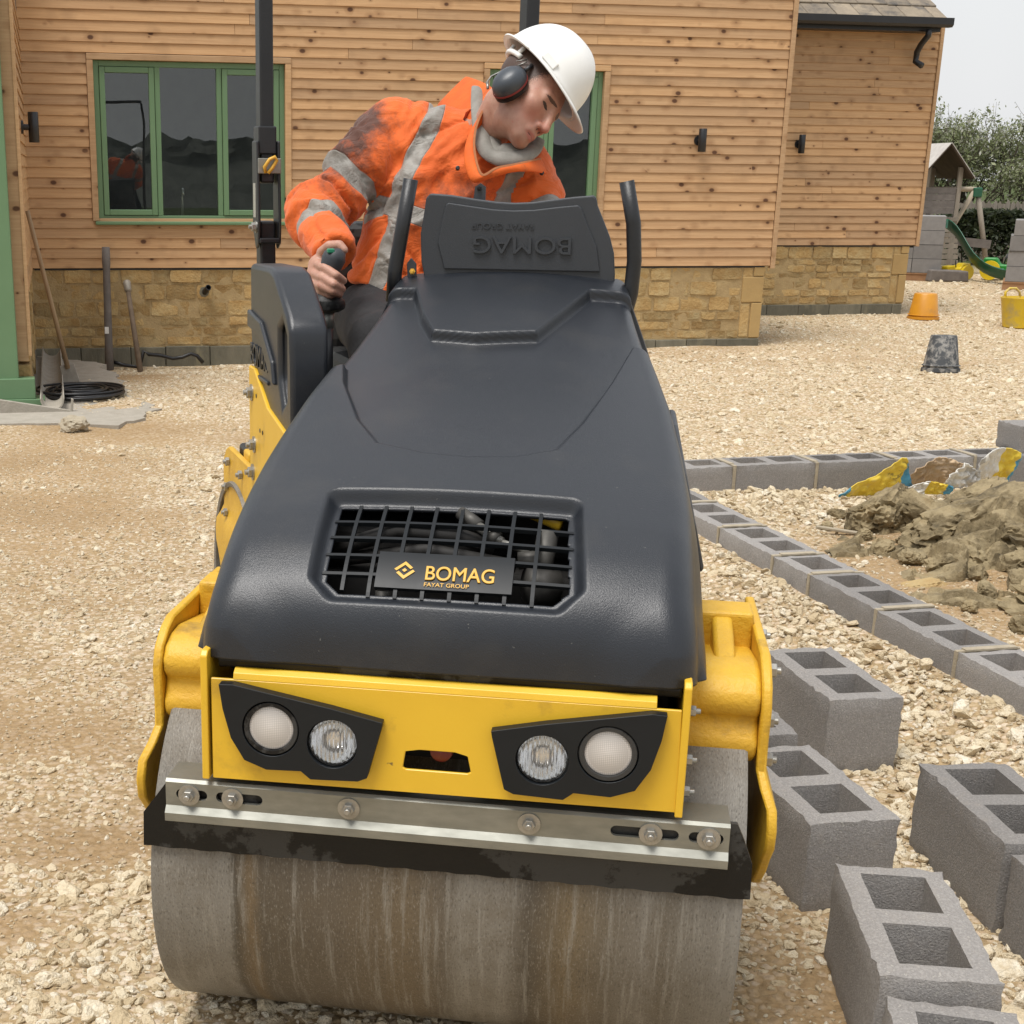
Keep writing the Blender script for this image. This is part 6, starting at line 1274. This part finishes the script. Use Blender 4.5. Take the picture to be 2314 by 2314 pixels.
MB().tube([(.37, .0, 0), (.02, 0, 1.36)], .045, 8).o('leg', 'weathered_wood', sw, True); MB().tube([(-.70, 0, .0), (-.02, 0, 1.36)], .04, 8).o('leg', 'pale_wood', sw, True)
MB().tube([(0, .0, 1.37), (-.9, .3, 1.37)], .04, 8).o('top_beam', 'pale_wood', sw, True); MB().box((-.30, -.05, .44), (.30, -.02, .58), Matrix.Rotation(R(5), 4, 'Y')).o('cross_board', 'grey_wood', sw); MB().box((-.06, -.06, 1.24), (.09, .06, 1.4)).o('top_bracket', 'slide_green', sw, bevel=.02)
sd = empty('slide', (9.88, 23.05, 0), 0, 'dark green plastic slide curving down to the gravel', 'slide'); sv_ = []; sf_ = []
cv = [(-.40, 1.15, .76), (-.33, .95, .68), (-.26, .72, .46), (-.2, .5, .26), (-.1, .25, .12), (.03, 0, .05), (.1, -.14, .045)]
for x_, y_, z_ in cv: sv_ += [(x_-.03, y_-.17, z_+.15), (x_-.02, y_-.155, z_+.16), (x_, y_-.14, z_), (x_+.06, y_+.16, z_), (x_+.075, y_+.175, z_+.16), (x_+.085, y_+.19, z_+.15)]
for i in range(len(cv)-1):
    for j in range(5): a = i*6+j; sf_.append((a, a+1, a+7, a+6))
so = MB().add(sv_, sf_).o('chute', 'slide_green', sd, True, sub=1); so.modifiers.new('t', 'SOLIDIFY').thickness = .015
def toy(x, y, rz, label, body, s=1.):
    o = empty('toy_tractor', (x, y, 0), rz, label, 'toy tractor', 'ride-on toys by the slide'); o.scale = (s, s, s)
    MB().prism([(-.3, .12), (-.3, .28), (-.1, .3), (-.08, .24), (.05, .24), (.1, .34), (.3, .34), (.32, .15)], -.1, .1, 'y').o('toy_body', body, o, bevel=.03, seg=3)
    for wx, wr in ((-.22, .09), (.18, .15)):
        for s_ in (-1, 1): autosmooth(MB().lathe([(wr*.5, -.03), (wr, -.03), (wr, .03), (wr*.5, .03), (0, .02)], 20, Matrix.Translation((wx, s_*.15, wr)) @ Matrix.Rotation(R(90), 4, 'X')).o('wheel', 'toy_yellow', o))
    MB().tube([(0, 0, .25), (-.03, 0, .4)], .012).o('steering_post', 'black_plastic', o, True); return o
toy(10.32, 23.75, R(150), 'green toy tractor with yellow wheels at the foot of the slide', 'toy_green'); toy(9.56, 23.75, R(20), 'small yellow ride-on toy behind the slide chute', 'toy_yellow', .75)
tag(MB().prism([(0, 0), (.62, 0), (.60, .16), (.02, .18)], 0, .3, 'y').o('edging_sleeper', 'grey_wood', bevel=.02, loc=(8.95, 23.2, 0)), 'dark grey timber edging sleeper beside the pallet of blocks', 'sleeper')
fe_ = empty('picket_fence', (11.0, 29.2, 0), R(-6), 'weathered grey picket fence behind the swing frame', 'fence')
pk_ = MB().prism([(0, .0), (.07, 0), (.07, 1.12), (.035, 1.17), (0, 1.12)], 0, .018, 'y').me('picket', 'weathered_wood')
for k in range(62): q = obj('picket', pk_, fe_, loc=(k*.105, rng.uniform(-.01, .01), rng.uniform(-.08, .03))); q.rotation_euler = (0, rng.normal(0, .02), 0)
for z_ in (.35, 1.0): MB().box((0, .02, z_), (6.5, .06, z_+.08)).o('rail', 'weathered_wood', fe_)
# ---- vegetation
def leafmat(name, stops, trans=.35):
    m, nt, b = newmat(name); g = N(nt, 'NewGeometry'); a = N(nt, 'Attribute', attribute_name='tint'); col = ramp(nt, a.outputs['Fac'], stops); nt.links.new(col, b.inputs['Base Color']); b.inputs['Roughness'].default_value = .6; b.inputs['Transmission Weight'].default_value = 0.
    tl = N(nt, 'BsdfTranslucent', {'Color': col}); mx2 = N(nt, 'MixShader', {0: trans, 1: b.outputs[0], 2: tl.outputs[0]}); nt.links.new(mx2.outputs[0], nt.nodes['Material Output'].inputs[0])
leafmat('willow_leaf', [(0., (.13, .15, .065)), (.45, (.23, .265, .125)), (.8, (.33, .35, .19)), (.9, (.42, .43, .33)), (1., (.62, .61, .53))]); leafmat('hedge_leaf', [(0., (.012, .018, .008)), (.6, (.03, .042, .015)), (1., (.06, .08, .03))])
pm('bark', (.10, .08, .06), (.07, .055, .04), 20, .9, bump=.005, bscale=50)
def leaves(C, size, r_, tint, flat=.0):
    n = len(C); a = r_.normal(0, 1, (n, 3)); a /= np.linalg.norm(a, axis=1)[:, None]; b_ = r_.normal(0, 1, (n, 3)); b_ -= a*(a*b_).sum(1)[:, None]; b_ /= np.linalg.norm(b_, axis=1)[:, None]
    s = size*np.exp(r_.normal(0, .3, n))[:, None]; v = np.stack([C-a*s, C+b_*s*.45, C+a*s, C-b_*s*.45], 1).reshape(-1, 3); return v, np.arange(4*n).reshape(-1, 4), np.repeat(tint, 4)
def tree(x, y, h, spread, seed, label, nleaf=9000, mat='willow_leaf', name='tree', group='trees behind the play area'):
    r_ = np.random.default_rng(seed); o = empty(name, (x, y, 0), 0, label, 'tree', group); mb = MB(); tips = []
    def grow(p, d, L, rad, lev):
        q = p+d*L*.5+r_.normal(0, .03*L, 3); e = q+(d+r_.normal(0, .12, 3))*L*.5; mb.tube([p, q, e], [rad, rad*.8, rad*.55], 6 if lev < 2 else 4, False)
        if lev >= 2:
            for t in np.linspace(.15, 1, 5): tips.append((p+(e-p)*t, L*.33))
        if lev == 4: return
        for k in range(int(r_.integers(3, 5))):
            nd = d+r_.normal(0, .42, 3)+np.array([0, 0, .22]); nd /= np.linalg.norm(nd); grow(p+(e-p)*r_.uniform(.45, 1.), nd, L*r_.uniform(.58, .78), rad*.5, lev+1)
    for k in range(5):
        d = np.array([r_.normal(0, .32*spread), r_.normal(0, .32*spread), 1.]); d /= np.linalg.norm(d); grow(np.array([r_.normal(0, .15), r_.normal(0, .15), -.05]), d, h*.36, .06, 0)
    mb.o('trunk', 'bark', o); T = np.array([t[0] for t in tips]); S = np.array([t[1] for t in tips]); i = r_.integers(0, len(T), nleaf); C = T[i]+r_.normal(0, 1, (nleaf, 3))*S[i][:, None]*.55
    k = C[:, 2] > .25; C = C[k]; hgt = C[:, 2]/h; tint = np.clip(r_.beta(2, 2.2, len(C))*.82+.12*vnoise(C[:, 0]*2, C[:, 1]*2, C[:, 2]*2, s=seed)+.0*hgt, 0, .86); cat = r_.uniform(0, 1, len(C)) < .16+.12*(hgt > .6); tint[cat] = r_.uniform(.88, 1, cat.sum())
    v, f, t = leaves(C, .034, r_, tint); me = fast_mesh('crown', v, f, mat); attr(me, 'tint', t); obj('crown', me, o); return o
tree(12.0, 31.2, 4.0, .9, 1, 'grey-green willow with pale catkins rising behind the playhouse roof', 13000)
tree(13.3, 31.6, 3.8, 1.0, 2, 'grey-green willow with pale catkins directly behind the swing frame', 13000); tree(14.9, 31.0, 3.6, 1.1, 3, 'grey-green willow with pale catkins at the open end of the row', 12000)
tree(11.2, 33.2, 3.7, 1.0, 4, 'willow partly hidden by the corner of the house', 7000); tree(16.6, 32., 3.7, 1.2, 6, 'willow beyond the end of the picket fence', 7000)
def hedge(x0, x1, y, d, h, seed, label, n=16000):
    r_ = np.random.default_rng(seed); x_ = r_.uniform(x0, x1, n); t = r_.uniform(0, 1, n)**.4; z_ = t*h*(1+.14*fbm(x_*1.3, np.zeros(n), s=seed)); y_ = y+r_.uniform(-d, d, n)*(1-.25*t); v, f, tt_ = leaves(np.stack([x_-x0, y_-y, z_], 1), .05, r_, np.clip(r_.beta(2, 2, n), 0, 1))
    o = empty('hedge', (x0, y, 0), 0, label, 'hedge'); me = fast_mesh('foliage', v, f, 'hedge_leaf'); attr(me, 'tint', tt_); obj('foliage', me, o)
    mb = MB()
    for k in range(int((x1-x0)/.25)): mb.tube([(k*.25, r_.normal(0, .05), 0), (k*.25+r_.normal(0, .1), r_.normal(0, .1), h*.8)], .015, 5, False)
    mb.o('stems', 'bark', o)
hedge(10.9, 16.5, 28.0, .4, .95, 5, 'low dark evergreen hedge in front of the picket fence')
pm('far_wood', (.09, .095, .08), (.14, .145, .12), 1.5, .95)
# wooded rise across the lane on the viewer's side, seen only as reflections in the panes
xs_ = np.linspace(-70, 60, 420); zs_ = np.linspace(0, 1, 14); gv = []
for i, x_ in enumerate(xs_):
    hh = 3.3+.35*float(fbm(np.array([x_*.13]), np.array([3.]), s=8)[0])+.45*float(fbm(np.array([x_*1.6]), np.array([1.]), s=9)[0])
    for z_ in zs_: gv.append((x_, -38-5*math.sin(z_*1.5)+.8*float(fbm(np.array([x_*.9]), np.array([z_*5]), s=10)[0]), -.2+hh*z_))
gf_ = [(i*14+j, i*14+14+j, i*14+15+j, i*14+j+1) for i in range(419) for j in range(13)]
wm = fast_mesh('woodland', np.array(gv), np.array(gf_), 'far_wood'); attr(wm, 'tint', rng.uniform(0, .5, len(gv))); obj('woodland', wm, kind='stuff', label='dark belt of trees across the lane facing the house', cat='woodland')
